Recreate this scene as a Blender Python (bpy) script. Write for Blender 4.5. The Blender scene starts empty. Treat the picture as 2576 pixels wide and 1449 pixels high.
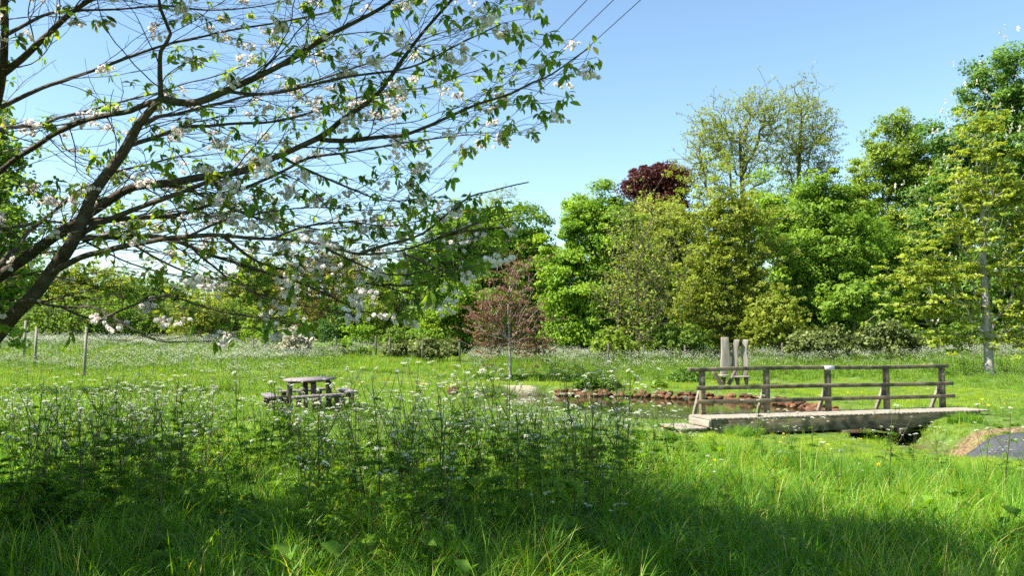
import bpy, math, random
import numpy as np
from mathutils import Vector, Matrix, Euler

# ------------------------------------------------------------------ camera, sky, sun, exposure
scene = bpy.context.scene
COL = scene.collection
rng = np.random.default_rng(7)
random.seed(7)
R = math.radians

FPX = 2021.0                 # focal length in units of a 2576 px wide picture
HORIZON = 850.0              # picture row of the horizon (of 1449)
EYE = 1.7
PITCH = math.atan((HORIZON - 724.5) / FPX)

cam_d = bpy.data.cameras.new('camera')
cam_d.sensor_width = 36.0
cam_d.lens = 36.0 * FPX / 2576.0
cam_d.clip_start = 0.05
cam_d.clip_end = 9000
cam = bpy.data.objects.new('camera', cam_d)
COL.objects.link(cam)
cam.location = (0, 0, EYE)
cam.rotation_euler = (math.pi / 2 + PITCH, 0, 0)
scene.camera = cam

SUN_DIR = Vector((-0.85, -0.30, 0.0)).normalized()
SUN_EL = R(50)
SUN_VEC = Vector((SUN_DIR.x * math.cos(SUN_EL), SUN_DIR.y * math.cos(SUN_EL), math.sin(SUN_EL)))

world = bpy.data.worlds.new('World')
scene.world = world
world.use_nodes = True
wn = world.node_tree
sky = wn.nodes.new('ShaderNodeTexSky')
sky.sky_type = 'NISHITA'
sky.sun_disc = False
sky.sun_elevation = SUN_EL
sky.sun_rotation = math.atan2(SUN_DIR.x, SUN_DIR.y)
sky.air_density = 1.0
sky.dust_density = 0.35
sky.ozone_density = 1.0
wn.nodes['Background'].inputs['Strength'].default_value = 0.085
tn_ = wn.nodes.new('ShaderNodeMix'); tn_.data_type = 'RGBA'; tn_.blend_type = 'MULTIPLY'
tn_.inputs[0].default_value = 1.0; tn_.inputs[7].default_value = (0.915, 1.0, 0.98, 1)
wn.links.new(sky.outputs['Color'], tn_.inputs[6]); wn.links.new(tn_.outputs[2], wn.nodes['Background'].inputs['Color'])

sun_d = bpy.data.lights.new('sun', 'SUN')
sun_d.energy = 5.0
sun_d.angle = R(0.53)
sun_d.color = (1.0, 0.95, 0.86)
sun = bpy.data.objects.new('sun', sun_d)
COL.objects.link(sun)
sun.location = (-30, -5, 40)
sun.rotation_euler = SUN_VEC.to_track_quat('Z', 'Y').to_euler()

vs = scene.view_settings
vs.view_transform = 'Standard'
vs.look = 'None'
vs.exposure = 1.62
vs.gamma = 1.0
vs.use_curve_mapping = False
scene.cycles.max_bounces = 8
scene.cycles.diffuse_bounces = 4
scene.cycles.transmission_bounces = 6
scene.cycles.glossy_bounces = 3
scene.cycles.use_denoising = False


def at(px, py, Y):
    """The point at depth Y metres seen at picture position px, py (2576 x 1449)."""
    cx = (px - 1288.0) / FPX
    cy = (724.5 - py) / FPX
    c, s = math.cos(PITCH), math.sin(PITCH)
    dy = c - s * cy
    dz = s + c * cy
    t = Y / dy
    return Vector((cx * t, Y, EYE + dz * t))


def project(P):
    P = np.atleast_2d(np.asarray(P, float))
    c, s = math.cos(PITCH), math.sin(PITCH)
    d = P - np.array([0, 0, EYE])
    depth = d[:, 1] * c + d[:, 2] * s
    up = -d[:, 1] * s + d[:, 2] * c
    depth = np.where(np.abs(depth) < 1e-3, 1e-3, depth)
    return 1288 + FPX * d[:, 0] / depth, 724.5 - FPX * up / depth, depth


def in_poly(X, Y, poly):
    X = np.asarray(X, float); Y = np.asarray(Y, float)
    ins = np.zeros(X.shape, bool)
    n = len(poly)
    for i in range(n):
        x0, y0 = poly[i]; x1, y1 = poly[(i + 1) % n]
        if y0 == y1:
            continue
        c = ((y0 > Y) != (y1 > Y)) & (X < (x1 - x0) * (Y - y0) / (y1 - y0) + x0)
        ins ^= c
    return ins


def seg_dist(X, Y, pts, closed=False):
    X = np.asarray(X, float); Y = np.asarray(Y, float)
    best = np.full(X.shape, 1e9)
    m = len(pts) if closed else len(pts) - 1
    for i in range(m):
        x0, y0 = pts[i]; x1, y1 = pts[(i + 1) % len(pts)]
        dx, dy = x1 - x0, y1 - y0
        t = np.clip(((X - x0) * dx + (Y - y0) * dy) / (dx * dx + dy * dy), 0, 1)
        best = np.minimum(best, np.hypot(X - x0 - t * dx, Y - y0 - t * dy))
    return best


def sstep(a, b, v):
    t = np.clip((v - a) / (b - a), 0, 1)
    return t * t * (3 - 2 * t)


def vnoise(x, y, scale, seed):
    """smooth value noise, numpy"""
    r = np.random.default_rng(seed).random((64, 64))
    fx = np.asarray(x) / scale; fy = np.asarray(y) / scale
    ix = np.floor(fx).astype(int); iy = np.floor(fy).astype(int)
    tx = fx - ix; ty = fy - iy
    tx = tx * tx * (3 - 2 * tx); ty = ty * ty * (3 - 2 * ty)
    g = lambda a, b: r[a % 64, b % 64]
    return (g(ix, iy) * (1 - tx) * (1 - ty) + g(ix + 1, iy) * tx * (1 - ty)
            + g(ix, iy + 1) * (1 - tx) * ty + g(ix + 1, iy + 1) * tx * ty)


# ------------------------------------------------------------------ tagging and mesh helpers
def tag(o, label=None, cat=None, group=None, kind=None):
    if label: o['label'] = label
    if cat: o['category'] = cat
    if group: o['group'] = group
    if kind: o['kind'] = kind
    return o


def empty(name, loc=(0, 0, 0), rz=0.0):
    o = bpy.data.objects.new(name, None)
    COL.objects.link(o)
    o.location = loc
    o.rotation_euler = (0, 0, rz)
    o.empty_display_size = 0.2
    return o


class MB:
    """collects faces (triangles and quads) and links them as ONE mesh"""
    def __init__(self):
        self.v = []; self.q = []; self.t = []; self.tint = []; self.n = 0
        self.qm = []; self.tm = []

    def add(self, verts, quads=None, tris=None, tint=None, mat=0):
        verts = np.asarray(verts, np.float32).reshape(-1, 3)
        self.v.append(verts)
        if tint is None:
            tint = 0.5
        self.tint.append(np.broadcast_to(np.asarray(tint, np.float32), (len(verts),)).copy())
        if quads is not None and len(quads):
            q = np.asarray(quads, np.int64).reshape(-1, 4) + self.n
            self.q.append(q); self.qm.append(np.full(len(q), mat, np.int32))
        if tris is not None and len(tris):
            t = np.asarray(tris, np.int64).reshape(-1, 3) + self.n
            self.t.append(t); self.tm.append(np.full(len(t), mat, np.int32))
        self.n += len(verts)

    def box(self, x0, x1, y0, y1, z0, z1, M=None, tint=None, bev=0.0):
        v = np.array([(x, y, z) for x in (x0, x1) for y in (y0, y1) for z in (z0, z1)], float)
        if M is not None:
            v = v @ np.array(M.to_3x3()).T + np.array(M.translation)
        self.add(v, [(0, 1, 3, 2), (4, 6, 7, 5), (0, 4, 5, 1), (2, 3, 7, 6), (0, 2, 6, 4), (1, 5, 7, 3)], tint=tint)

    def tube(self, pts, radii, sides=6, cap=True, tint=None, squash=None):
        pts = np.asarray(pts, float); n = len(pts)
        radii = np.broadcast_to(np.asarray(radii, float), (n,))
        tan = np.gradient(pts, axis=0)
        tan /= np.linalg.norm(tan, axis=1)[:, None] + 1e-9
        ref = np.array([0, 0, 1.0]) if abs(tan[0][2]) < 0.9 else np.array([1.0, 0, 0])
        a = np.cross(np.broadcast_to(ref, tan.shape), tan)
        # parallel transport keeps rings from twisting
        u = np.zeros_like(tan)
        u[0] = a[0] / (np.linalg.norm(a[0]) + 1e-9)
        for i in range(1, n):
            w = u[i - 1] - tan[i] * np.dot(u[i - 1], tan[i])
            u[i] = w / (np.linalg.norm(w) + 1e-9)
        b = np.cross(tan, u)
        ang = np.arange(sides) * 2 * math.pi / sides
        ring = (np.cos(ang)[None, :, None] * u[:, None, :] + np.sin(ang)[None, :, None] * b[:, None, :]) * radii[:, None, None]
        v = (pts[:, None, :] + ring).reshape(-1, 3)
        i = np.arange(n - 1)[:, None] * sides; j = np.arange(sides)[None, :]; k = (j + 1) % sides
        q = np.stack([i + j, i + k, i + sides + k, i + sides + j], -1).reshape(-1, 4)
        tris = []
        if cap:
            for s in range(1, sides - 1):
                tris.append((0, s + 1, s)); o = (n - 1) * sides; tris.append((o, o + s, o + s + 1))
        self.add(v, q, tris, tint=tint)

    def mesh(self, name, mats, smooth=False):
        me = bpy.data.meshes.new(name)
        V = np.concatenate(self.v) if self.v else np.zeros((0, 3), np.float32)
        Q = np.concatenate(self.q) if self.q else np.zeros((0, 4), np.int64)
        T = np.concatenate(self.t) if self.t else np.zeros((0, 3), np.int64)
        me.vertices.add(len(V)); me.vertices.foreach_set('co', V.ravel())
        nl = Q.size + T.size
        me.loops.add(nl)
        me.loops.foreach_set('vertex_index', np.concatenate([Q.ravel(), T.ravel()]).astype(np.int32))
        me.polygons.add(len(Q) + len(T))
        st = np.concatenate([np.arange(len(Q)) * 4, Q.size + np.arange(len(T)) * 3]).astype(np.int32)
        me.polygons.foreach_set('loop_start', st)
        if smooth:
            me.polygons.foreach_set('use_smooth', np.ones(len(Q) + len(T), bool))
        if not isinstance(mats, (list, tuple)):
            mats = [mats]
        for m in mats:
            me.materials.append(m)
        if len(mats) > 1:
            mi = np.concatenate(self.qm + self.tm) if (self.qm or self.tm) else np.zeros(0, np.int32)
            me.polygons.foreach_set('material_index', mi.astype(np.int32))
        at_ = me.attributes.new('tint', 'FLOAT', 'POINT')
        at_.data.foreach_set('value', np.concatenate(self.tint) if self.tint else np.zeros(0, np.float32))
        me.update(calc_edges=True)
        return me

    def build(self, name, mats, parent=None, smooth=False, loc=None):
        o = bpy.data.objects.new(name, self.mesh(name, mats, smooth))
        COL.objects.link(o)
        if parent: o.parent = parent
        if loc is not None: o.location = loc
        return o


def bevel(o, w=0.006, seg=2):
    m = o.modifiers.new('bevel', 'BEVEL'); m.width = w; m.segments = seg; m.limit_method = 'ANGLE'
    return o


# ------------------------------------------------------------------ materials
def new_mat(name):
    m = bpy.data.materials.new(name); m.use_nodes = True
    nt = m.node_tree
    for n in list(nt.nodes): nt.nodes.remove(n)
    out = nt.nodes.new('ShaderNodeOutputMaterial')
    return m, nt, out


def ramp(nt, src, stops):
    r = nt.nodes.new('ShaderNodeValToRGB')
    el = r.color_ramp.elements
    while len(el) < len(stops): el.new(0.5)
    for e, (p, c) in zip(el, stops):
        e.position = p; e.color = (*c, 1)
    nt.links.new(src, r.inputs[0])
    return r.outputs[0]


def leaf_mat(name, cols, trans=0.4, tcol=None, rough=0.55, spec=0.2):
    """leaf: colours by leaf, light passing through the blade"""
    m, nt, out = new_mat(name)
    a = nt.nodes.new('ShaderNodeAttribute'); a.attribute_name = 'tint'
    n = len(cols)
    c = ramp(nt, a.outputs['Fac'], [(i / max(1, n - 1), cols[i]) for i in range(n)])
    p = nt.nodes.new('ShaderNodeBsdfPrincipled')
    p.inputs['Roughness'].default_value = rough
    p.inputs['Specular IOR Level'].default_value = spec
    nt.links.new(c, p.inputs['Base Color'])
    t = nt.nodes.new('ShaderNodeBsdfTranslucent')
    mx = nt.nodes.new('ShaderNodeMix'); mx.data_type = 'RGBA'; mx.blend_type = 'MULTIPLY'
    mx.inputs[0].default_value = 1.0
    nt.links.new(c, mx.inputs[6])
    mx.inputs[7].default_value = (*(tcol or (1.6, 1.5, 0.6)), 1)
    nt.links.new(mx.outputs[2], t.inputs['Color'])
    s = nt.nodes.new('ShaderNodeMixShader'); s.inputs[0].default_value = trans
    nt.links.new(p.outputs[0], s.inputs[1]); nt.links.new(t.outputs[0], s.inputs[2])
    nt.links.new(s.outputs[0], out.inputs[0])
    return m


def noise_mat(name, stops, scale=(6, 6, 6), detail=6, rough=0.85, bump=0.3, spec=0.25, coord='Object', bdist=0.01, second=None):
    m, nt, out = new_mat(name)
    tc = nt.nodes.new('ShaderNodeTexCoord')
    mp = nt.nodes.new('ShaderNodeMapping'); mp.inputs['Scale'].default_value = scale
    nt.links.new(tc.outputs[coord], mp.inputs[0])
    no = nt.nodes.new('ShaderNodeTexNoise'); no.inputs['Scale'].default_value = 1.0; no.inputs['Detail'].default_value = detail
    no.inputs['Roughness'].default_value = 0.65
    nt.links.new(mp.outputs[0], no.inputs['Vector'])
    c = ramp(nt, no.outputs['Fac'], stops)
    if second:
        n2 = nt.nodes.new('ShaderNodeTexNoise'); n2.inputs['Scale'].default_value = second[0]; n2.inputs['Detail'].default_value = 3
        nt.links.new(tc.outputs[coord], n2.inputs['Vector'])
        f = ramp(nt, n2.outputs['Fac'], [(second[2], (0, 0, 0)), (second[3], (1, 1, 1))])
        mx = nt.nodes.new('ShaderNodeMix'); mx.data_type = 'RGBA'
        nt.links.new(f, mx.inputs[0]); nt.links.new(c, mx.inputs[6]); mx.inputs[7].default_value = (*second[1], 1)
        c = mx.outputs[2]
    p = nt.nodes.new('ShaderNodeBsdfPrincipled')
    p.inputs['Roughness'].default_value = rough; p.inputs['Specular IOR Level'].default_value = spec
    nt.links.new(c, p.inputs['Base Color'])
    b = nt.nodes.new('ShaderNodeBump'); b.inputs['Strength'].default_value = bump; b.inputs['Distance'].default_value = bdist
    nt.links.new(no.outputs['Fac'], b.inputs['Height']); nt.links.new(b.outputs[0], p.inputs['Normal'])
    nt.links.new(p.outputs[0], out.inputs[0])
    return m


M = {}
M['wood'] = noise_mat('weathered_timber', [(0.25, (.06, .045, .026)), (0.5, (.17, .135, .082)), (0.75, (.29, .245, .165))], (1.6, 22, 22), second=(3.1, (.055, .055, .032), .47, .62))
M['deck'] = noise_mat('pale_deck_timber', [(0.25, (.12, .10, .075)), (0.5, (.24, .21, .16)), (0.8, (.34, .305, .24))], (22, 1.6, 22))
M['wood_grey'] = noise_mat('silvered_oak', [(0.25, (.10, .085, .066)), (0.5, (.22, .195, .16)), (0.8, (.36, .33, .28))], (9, 9, 1.0), bump=.6)
M['table'] = noise_mat('recycled_board', [(0.3, (.05, .03, .024)), (0.7, (.10, .064, .05))], (8, 40, 8), rough=.55)
M['table_top'] = noise_mat('sheen_table_board', [(0.3, (.13, .105, .102)), (0.7, (.23, .19, .185))], (5, 40, 5), rough=.5)  # paler than the legs: glancing sky sheen put into the board colour
M['bark_dark'] = noise_mat('cherry_bark', [(0.3, (.028, .020, .014)), (0.55, (.075, .058, .042)), (0.8, (.15, .135, .10))], (14, 14, 14), bump=.8, second=(2.5, (.07, .085, .03), .55, .75))
M['bark'] = noise_mat('tree_bark', [(0.3, (.06, .047, .033)), (0.7, (.17, .14, .10))], (6, 6, 2), bump=.8, bdist=.03)
M['bark_pale'] = noise_mat('pale_bark', [(0.3, (.17, .15, .12)), (0.7, (.42, .39, .33))], (5, 5, 3), bump=.5, bdist=.02)
M['rock'] = noise_mat('orange_sandstone', [(0.3, (.028, .016, .010)), (0.5, (.105, .050, .022)), (0.75, (.20, .11, .055))], (3, 3, 3), bump=.7, bdist=.04, second=(2.0, (.12, .085, .06), .5, .7))
nt = M['rock'].node_tree
oi = nt.nodes.new('ShaderNodeObjectInfo'); pb = [n for n in nt.nodes if n.type == 'BSDF_PRINCIPLED'][0]
src = pb.inputs['Base Color'].links[0].from_socket
vv = ramp(nt, oi.outputs['Random'], [(0, (.45, .38, .36)), (.35, (.9, .8, .75)), (.7, (1.15, 1.0, .8)), (1, (1.5, 1.35, 1.15))])
mm = nt.nodes.new('ShaderNodeMix'); mm.data_type = 'RGBA'; mm.blend_type = 'MULTIPLY'; mm.inputs[0].default_value = 1
nt.links.new(src, mm.inputs[6]); nt.links.new(vv, mm.inputs[7]); nt.links.new(mm.outputs[2], pb.inputs['Base Color'])
M['post'] = noise_mat('grey_post', [(0.3, (.14, .125, .10)), (0.7, (.30, .275, .22))], (20, 20, 2))
M['fence_post'] = noise_mat('dark_fence_post', [(0.3, (.05, .042, .032)), (0.7, (.13, .115, .09))], (20, 20, 2))
M['metal'] = noise_mat('galvanised_plate', [(0.3, (.42, .43, .41)), (0.7, (.60, .61, .58))], (12, 12, 12), rough=.45, bump=.05)
M['wire'] = noise_mat('dark_wire', [(0.3, (.012, .018, .02)), (0.7, (.03, .035, .035))], (3, 3, 3), rough=.6, bump=0)
M['liner'] = noise_mat('pond_liner', [(0.3, (.030, .031, .036)), (0.7, (.060, .062, .070))], (3, 3, 3), rough=.55, bump=.25, bdist=.03, spec=.4)
M['petal'] = leaf_mat('cherry_petal', [(.86, .76, .74), (.90, .88, .86)], trans=.5, tcol=(1, .98, .96), rough=.7, spec=.15)
M['cherry_leaf'] = leaf_mat('cherry_leaf', [(.055, .11, .018), (.10, .175, .024), (.16, .23, .032), (.21, .17, .045)], trans=.55, tcol=(2.6, 2.4, .7))
M['umbel'] = leaf_mat('umbel_white', [(.58, .60, .46), (.80, .80, .69)], trans=.3, tcol=(1, 1, .95), rough=.8, spec=.1)
M['stem'] = leaf_mat('parsley_stem', [(.06, .032, .03), (.06, .075, .025), (.15, .21, .06)], trans=.1)
M['fern'] = leaf_mat('parsley_leaf', [(0.0483, 0.1242, 0.012), (0.0978, 0.2052, 0.02), (0.1725, 0.2916, 0.034)], trans=.42, tcol=(2.1, 1.85, .35))
M['grass'] = leaf_mat('grass_blade', [(0.0511, 0.1496, 0.008), (0.1142, 0.2574, 0.014), (0.2016, 0.3591, 0.028), (0.3763, 0.3232, 0.12)], trans=.42, tcol=(2.5, 2.0, .3), rough=.45, spec=.25)
M['lawn'] = leaf_mat('mown_blade', [(0.165, 0.2625, 0.014), (0.253, 0.357, 0.024), (0.352, 0.42, 0.06)], trans=.42, tcol=(1.5, 1.5, .5))
M['yellow'] = leaf_mat('yellow_petal', [(.70, .48, .02), (.80, .60, .03)], trans=.25, tcol=(1, 1, 1))

# ------------------------------------------------------------------ terrain
WATER = -0.75
POND = [(-1.2, 32.5), (-.38, 33.7), (1.38, 34.6), (1.87, 34.1), (3.06, 33.8), (4.75, 33.5), (5.86, 33.0), (6.6, 32.2), (7.8, 31.9),
        (9.4, 30.2), (9.95, 28.4), (9.9, 26.7), (10.3, 24.6), (10.4, 22.6), (8.6, 22.0), (7.2, 22.5), (5.6, 22.1), (3.6, 22.6), (1.5, 24.2), (-.6, 27.2), (-1.6, 30.2)]
DITCH = [(9.5, 23.2), (9.4, 20.6), (9.35, 19.0), (9.9, 17.6), (11.6, 16.8), (16.5, 16.1), (24, 15.5)]
CTRL = np.array([
    (0, 0, 0), (-6, 0, 0), (6, 0, -.05), (-8, 7, .0), (0, 7, .0), (6, 6, -.12), (10, 8, -.25), (-3, 12, 0), (3, 12, -.2), (7, 13, -.42), (12, 12, -.58),
    (-4.65, 18.6, .0), (-12, 18, .05), (0, 18, -.2), (4, 17.5, -.48), (8, 17.5, -.62), (9, 15, -.60), (14, 14.5, -.85), (9.6, 15.9, -.75), (11, 15.4, -.85), (13, 15.0, -.85), (4.2, 20, -.55), (7, 19.5, -.63), (13, 20.6, -.30),
    (14, 18.6, -.35), (12.8, 22.5, -.28), (-2, 25, -.35), (11.5, 26, -.42), (12, 31, -.40), (4, 36, -.42), (10, 35, -.42), (0, 36, -.35), (-5, 31, -.3),
    (-10, 28, -.05), (-15.8, 29.8, .15), (-13, 24, .1), (-22, 28, .5), (-22, 20, .4), (-12, 36, .3), (-24, 40, 1.0), (0, 44, .25), (8, 44, .3), (16, 44, .35), (24, 44, .5),
    (20, 33, .15), (18, 26, -.05), (22, 20, -.1), (28, 30, .5), (-35, 45, 1.3), (-8, 45, .6), (0, 52, .6), (20, 52, .8), (-20, 55, 1.1), (35, 52, 1.2), (-45, 60, 1.4),
    (0, 70, 1.0), (40, 70, 1.8), (-40, 80, 1.4), (0, 100, 1.2), (-50, 20, 1.0), (45, 20, .4), (0, -20, .1), (-30, -20, .3), (30, -20, 0)], float)


def base_h(x, y):
    x = np.asarray(x, float); y = np.asarray(y, float)
    num = np.zeros(x.shape); den = np.zeros(x.shape)
    for cx, cy, cz in CTRL:
        d2 = (x - cx) ** 2 + (y - cy) ** 2
        s = 3.0 + 0.10 * math.hypot(cx, cy - 15)
        w = 1.0 / (d2 / (s * s) + 0.08) ** 2
        num += w * cz; den += w
    far = np.hypot(x, y)
    h = num / den
    return h + np.clip(far - 110, 0, None) * 0.004 + (vnoise(x, y, 3.1, 3) - .5) * 0.06 + (vnoise(x, y, .9, 4) - .5) * 0.03


def pond_sd(x, y):
    d = seg_dist(x, y, POND, True)
    return np.where(in_poly(x, y, POND), -d, d)


def height(x, y):
    x = np.asarray(x, float); y = np.asarray(y, float)
    h = base_h(x, y)
    wob = (vnoise(x, y, .8, 9) - .5) * .25
    sd = pond_sd(x, y) + wob
    t = 1 - sstep(-0.35, 0.45, sd)
    h = h * (1 - t) + (WATER - 0.45) * t
    dd = seg_dist(x, y, DITCH) + wob * .8
    t2 = 1 - sstep(0.65, 1.5, dd)
    h = h * (1 - t2) + np.minimum(h, -1.02) * t2
    return h


def H(x, y):
    return float(height(np.array([x]), np.array([y]))[0])


def ground_at(px, py, Y0=None):
    """where the ray through picture point px, py meets the ground"""
    a = at(px, py, 1.0); d = a - Vector((0, 0, EYE))
    ys = np.linspace(3, 110, 2200)
    xs = d.x * ys; zs = EYE + d.z * ys
    hh = height(xs, ys)
    i = int(np.argmax(zs < hh))
    return Vector((xs[i], ys[i], hh[i]))


def axis(fine0, fine1, step, far):
    a = list(np.arange(fine0, fine1 + 1e-6, step))
    s = step
    lo, hi = fine0, fine1
    L = []; Hh = []
    while hi < far:
        s *= 1.25; hi += s; Hh.append(hi)
    s = step
    while lo > -far:
        s *= 1.25; lo -= s; L.append(lo)
    return np.array(L[::-1] + a + Hh)


gx = axis(-18, 20, 0.22, 2500); gy = axis(0, 46, 0.22, 2500)
GX, GY = np.meshgrid(gx, gy)
GZ = height(GX.ravel(), GY.ravel())
mb = MB()
nx, ny = len(gx), len(gy)
ii = (np.arange(ny - 1)[:, None] * nx + np.arange(nx - 1)[None, :]).ravel()
mb.add(np.stack([GX.ravel(), GY.ravel(), GZ], 1), np.stack([ii, ii + 1, ii + nx + 1, ii + nx], 1))
# bare soil / sand mask: the trodden strip at the pond's left end, the banks, the ditch
SAND = [((-2.6, 34.2), 1.5, .4), ((-.6, 34.6), 2.0, .3), ((-4.2, 34.6), 1.2, .25), ((10.35, 18.45), .5, .45), ((11.3, 18.85), 1.2, .2), ((-4, 30), 1.5, .4)]


def sand_mask(x, y):
    s = np.zeros(np.shape(x))
    for (cx, cy), rx, ry in SAND:
        s = np.maximum(s, 1 - sstep(.6, 1.3, np.hypot((x - cx) / rx, (y - cy) / ry) + (vnoise(x, y, .5, 12) - .5) * .5))
    return s


dsoil = np.maximum(1 - sstep(-.1, .35, pond_sd(GX.ravel(), GY.ravel())), 1 - sstep(.5, 1.1, seg_dist(GX.ravel(), GY.ravel(), DITCH)))
m, nt, out = new_mat('meadow_soil')
tc = nt.nodes.new('ShaderNodeTexCoord')
n1 = nt.nodes.new('ShaderNodeTexNoise'); n1.inputs['Scale'].default_value = 2.2; n1.inputs['Detail'].default_value = 8
nt.links.new(tc.outputs['Object'], n1.inputs['Vector'])
cg = ramp(nt, n1.outputs['Fac'], [(.3, (.045, .075, .014)), (.5, (.075, .125, .022)), (.7, (.115, .165, .035))])
n2 = nt.nodes.new('ShaderNodeTexNoise'); n2.inputs['Scale'].default_value = 14; n2.inputs['Detail'].default_value = 8
nt.links.new(tc.outputs['Object'], n2.inputs['Vector'])
cs = ramp(nt, n2.outputs['Fac'], [(.3, (.07, .035, .02)), (.5, (.16, .10, .058)), (.7, (.27, .20, .13))])
cd = ramp(nt, n2.outputs['Fac'], [(.3, (.025, .018, .012)), (.6, (.085, .06, .035))])
cp = ramp(nt, n2.outputs['Fac'], [(.3, (.20, .16, .10)), (.6, (.40, .345, .235))])
a3 = nt.nodes.new('ShaderNodeAttribute'); a3.attribute_name = 'pale'
mx3 = nt.nodes.new('ShaderNodeMix'); mx3.data_type = 'RGBA'
nt.links.new(a3.outputs['Fac'], mx3.inputs[0]); nt.links.new(cs, mx3.inputs[6]); nt.links.new(cp, mx3.inputs[7]); cs = mx3.outputs[2]
a1 = nt.nodes.new('ShaderNodeAttribute'); a1.attribute_name = 'sand'
a2 = nt.nodes.new('ShaderNodeAttribute'); a2.attribute_name = 'soil'
mx1 = nt.nodes.new('ShaderNodeMix'); mx1.data_type = 'RGBA'
nt.links.new(a2.outputs['Fac'], mx1.inputs[0]); nt.links.new(cg, mx1.inputs[6]); nt.links.new(cd, mx1.inputs[7])
mx2 = nt.nodes.new('ShaderNodeMix'); mx2.data_type = 'RGBA'
nt.links.new(a1.outputs['Fac'], mx2.inputs[0]); nt.links.new(mx1.outputs[2], mx2.inputs[6]); nt.links.new(cs, mx2.inputs[7])
p = nt.nodes.new('ShaderNodeBsdfPrincipled'); p.inputs['Roughness'].default_value = .95; p.inputs['Specular IOR Level'].default_value = .1
nt.links.new(mx2.outputs[2], p.inputs['Base Color'])
bb = nt.nodes.new('ShaderNodeBump'); bb.inputs['Strength'].default_value = .7; bb.inputs['Distance'].default_value = .05
nt.links.new(n2.outputs['Fac'], bb.inputs['Height']); nt.links.new(bb.outputs[0], p.inputs['Normal'])
nt.links.new(p.outputs[0], out.inputs[0])
M['ground'] = m
g = mb.build('ground', M['ground'], smooth=True)
for nm, arr in (('sand', sand_mask(GX.ravel(), GY.ravel())), ('soil', dsoil), ('pale', (GY.ravel() > 28) * 1.0)):
    a = g.data.attributes.new(nm, 'FLOAT', 'POINT'); a.data.foreach_set('value', arr.astype(np.float32))
tag(g, kind='structure')

# water
m, nt, out = new_mat('pond_water')
p = nt.nodes.new('ShaderNodeBsdfPrincipled')
p.inputs['Base Color'].default_value = (.030, .030, .012, 1); p.inputs['Roughness'].default_value = .02
p.inputs['IOR'].default_value = 1.333; p.inputs['Specular IOR Level'].default_value = .5
tc = nt.nodes.new('ShaderNodeTexCoord'); n1 = nt.nodes.new('ShaderNodeTexNoise'); n1.inputs['Scale'].default_value = 3.5; n1.inputs['Detail'].default_value = 2
mp = nt.nodes.new('ShaderNodeMapping'); mp.inputs['Scale'].default_value = (1, 2.2, 1)
nt.links.new(tc.outputs['Object'], mp.inputs[0]); nt.links.new(mp.outputs[0], n1.inputs['Vector'])
bb = nt.nodes.new('ShaderNodeBump'); bb.inputs['Strength'].default_value = .12; bb.inputs['Distance'].default_value = .02
nt.links.new(n1.outputs['Fac'], bb.inputs['Height']); nt.links.new(bb.outputs[0], p.inputs['Normal'])
nt.links.new(p.outputs[0], out.inputs[0])
M['water'] = m
mb = MB()
mb.add([(-4, 20.9, WATER), (12.2, 20.9, WATER), (12.2, 37, WATER), (-4, 37, WATER)], [(0, 1, 2, 3)])
w = mb.build('pond_water', M['water']); tag(w, kind='structure')

# distant ridge
mb = MB()
rx = np.linspace(-2400, 2400, 160)
prof = 52 + 34 * vnoise(rx, rx * 0 + 5, 420, 21) + 8 * vnoise(rx, rx * 0, 60, 22)
top = np.stack([rx, 1750 + 60 * vnoise(rx, rx * 0, 300, 5), prof], 1)
front = np.stack([rx, np.full_like(rx, 1250), np.full_like(rx, 2.0)], 1)
back = np.stack([rx, np.full_like(rx, 2350), np.full_like(rx, 2.0)], 1)
k = len(rx); j = np.arange(k - 1)
mb.add(np.concatenate([front, top, back]), np.concatenate([np.stack([j, j + 1, j + 1 + k, j + k], 1), np.stack([j + k, j + 1 + k, j + 1 + 2 * k, j + 2 * k], 1)]))
o = mb.build('hills', noise_mat('wooded_hill', [(.35, (.04, .065, .03)), (.65, (.10, .14, .06))], (.01, .01, .01), coord='Object'), smooth=True)
tag(o, kind='structure')

# ------------------------------------------------------------------ footbridge
UD = Vector((0.96, 0.277, 0)).normalized(); BANG = math.atan2(UD.y, UD.x)
BZ = -0.18
PL = Vector((4.67, 19.85, 0))
L_POST = 7.25
bridge = empty('footbridge', (PL.x, PL.y, BZ), BANG)     # local x along the deck, local -y towards the camera side, z=0 deck top
tag(bridge, 'weathered timber footbridge with one three-rail handrail crossing the pond outlet', 'footbridge')
X0, X1, DW = -0.30, L_POST + 0.62, 0.92
mb = MB()
npl = 58
wpl = (X1 - X0) / npl
for i in range(npl):
    x = X0 + i * wpl
    e = rng.uniform(-.012, .012)
    mb.box(x + .006, x + wpl - .006, -DW + e, .10 + e * .5, -.045 + rng.uniform(-.003, .003), rng.uniform(-.003, .003))
o = bevel(mb.build('deck', M['deck'], bridge), .004)
for nm, y0, y1 in (('beam', -DW + .05, -DW + .17), ('beam', -.12, .0)):
    mb = MB(); mb.box(X0 + .04, X1 - .25, y0, y1, -.385, -.049); bevel(mb.build(nm, M['wood'], bridge), .01)
for xx in (3.3, 5.0):
    mb = MB(); mb.box(xx, xx + .22, -DW - .04, .14, -.53, -.388); bevel(mb.build('cross_beam', M['wood'], bridge), .01)
mb = MB(); mb.box(X0 - .05, X0 + .036, -DW + .02, .06, -.21, -.049); bevel(mb.build('end_board', M['deck'], bridge), .008)
mb = MB()
for i in range(3):
    mb.box(X0 - .72 + i * .22, X0 - .51 + i * .22, -DW + .04, .22, -.265, -.215)
for yy in (-DW + .16, .12):
    mb.box(X0 - .70, X0 - .055, yy, yy + .08, -.53, -.268)
bevel(mb.build('step', M['deck'], bridge), .006)
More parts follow.
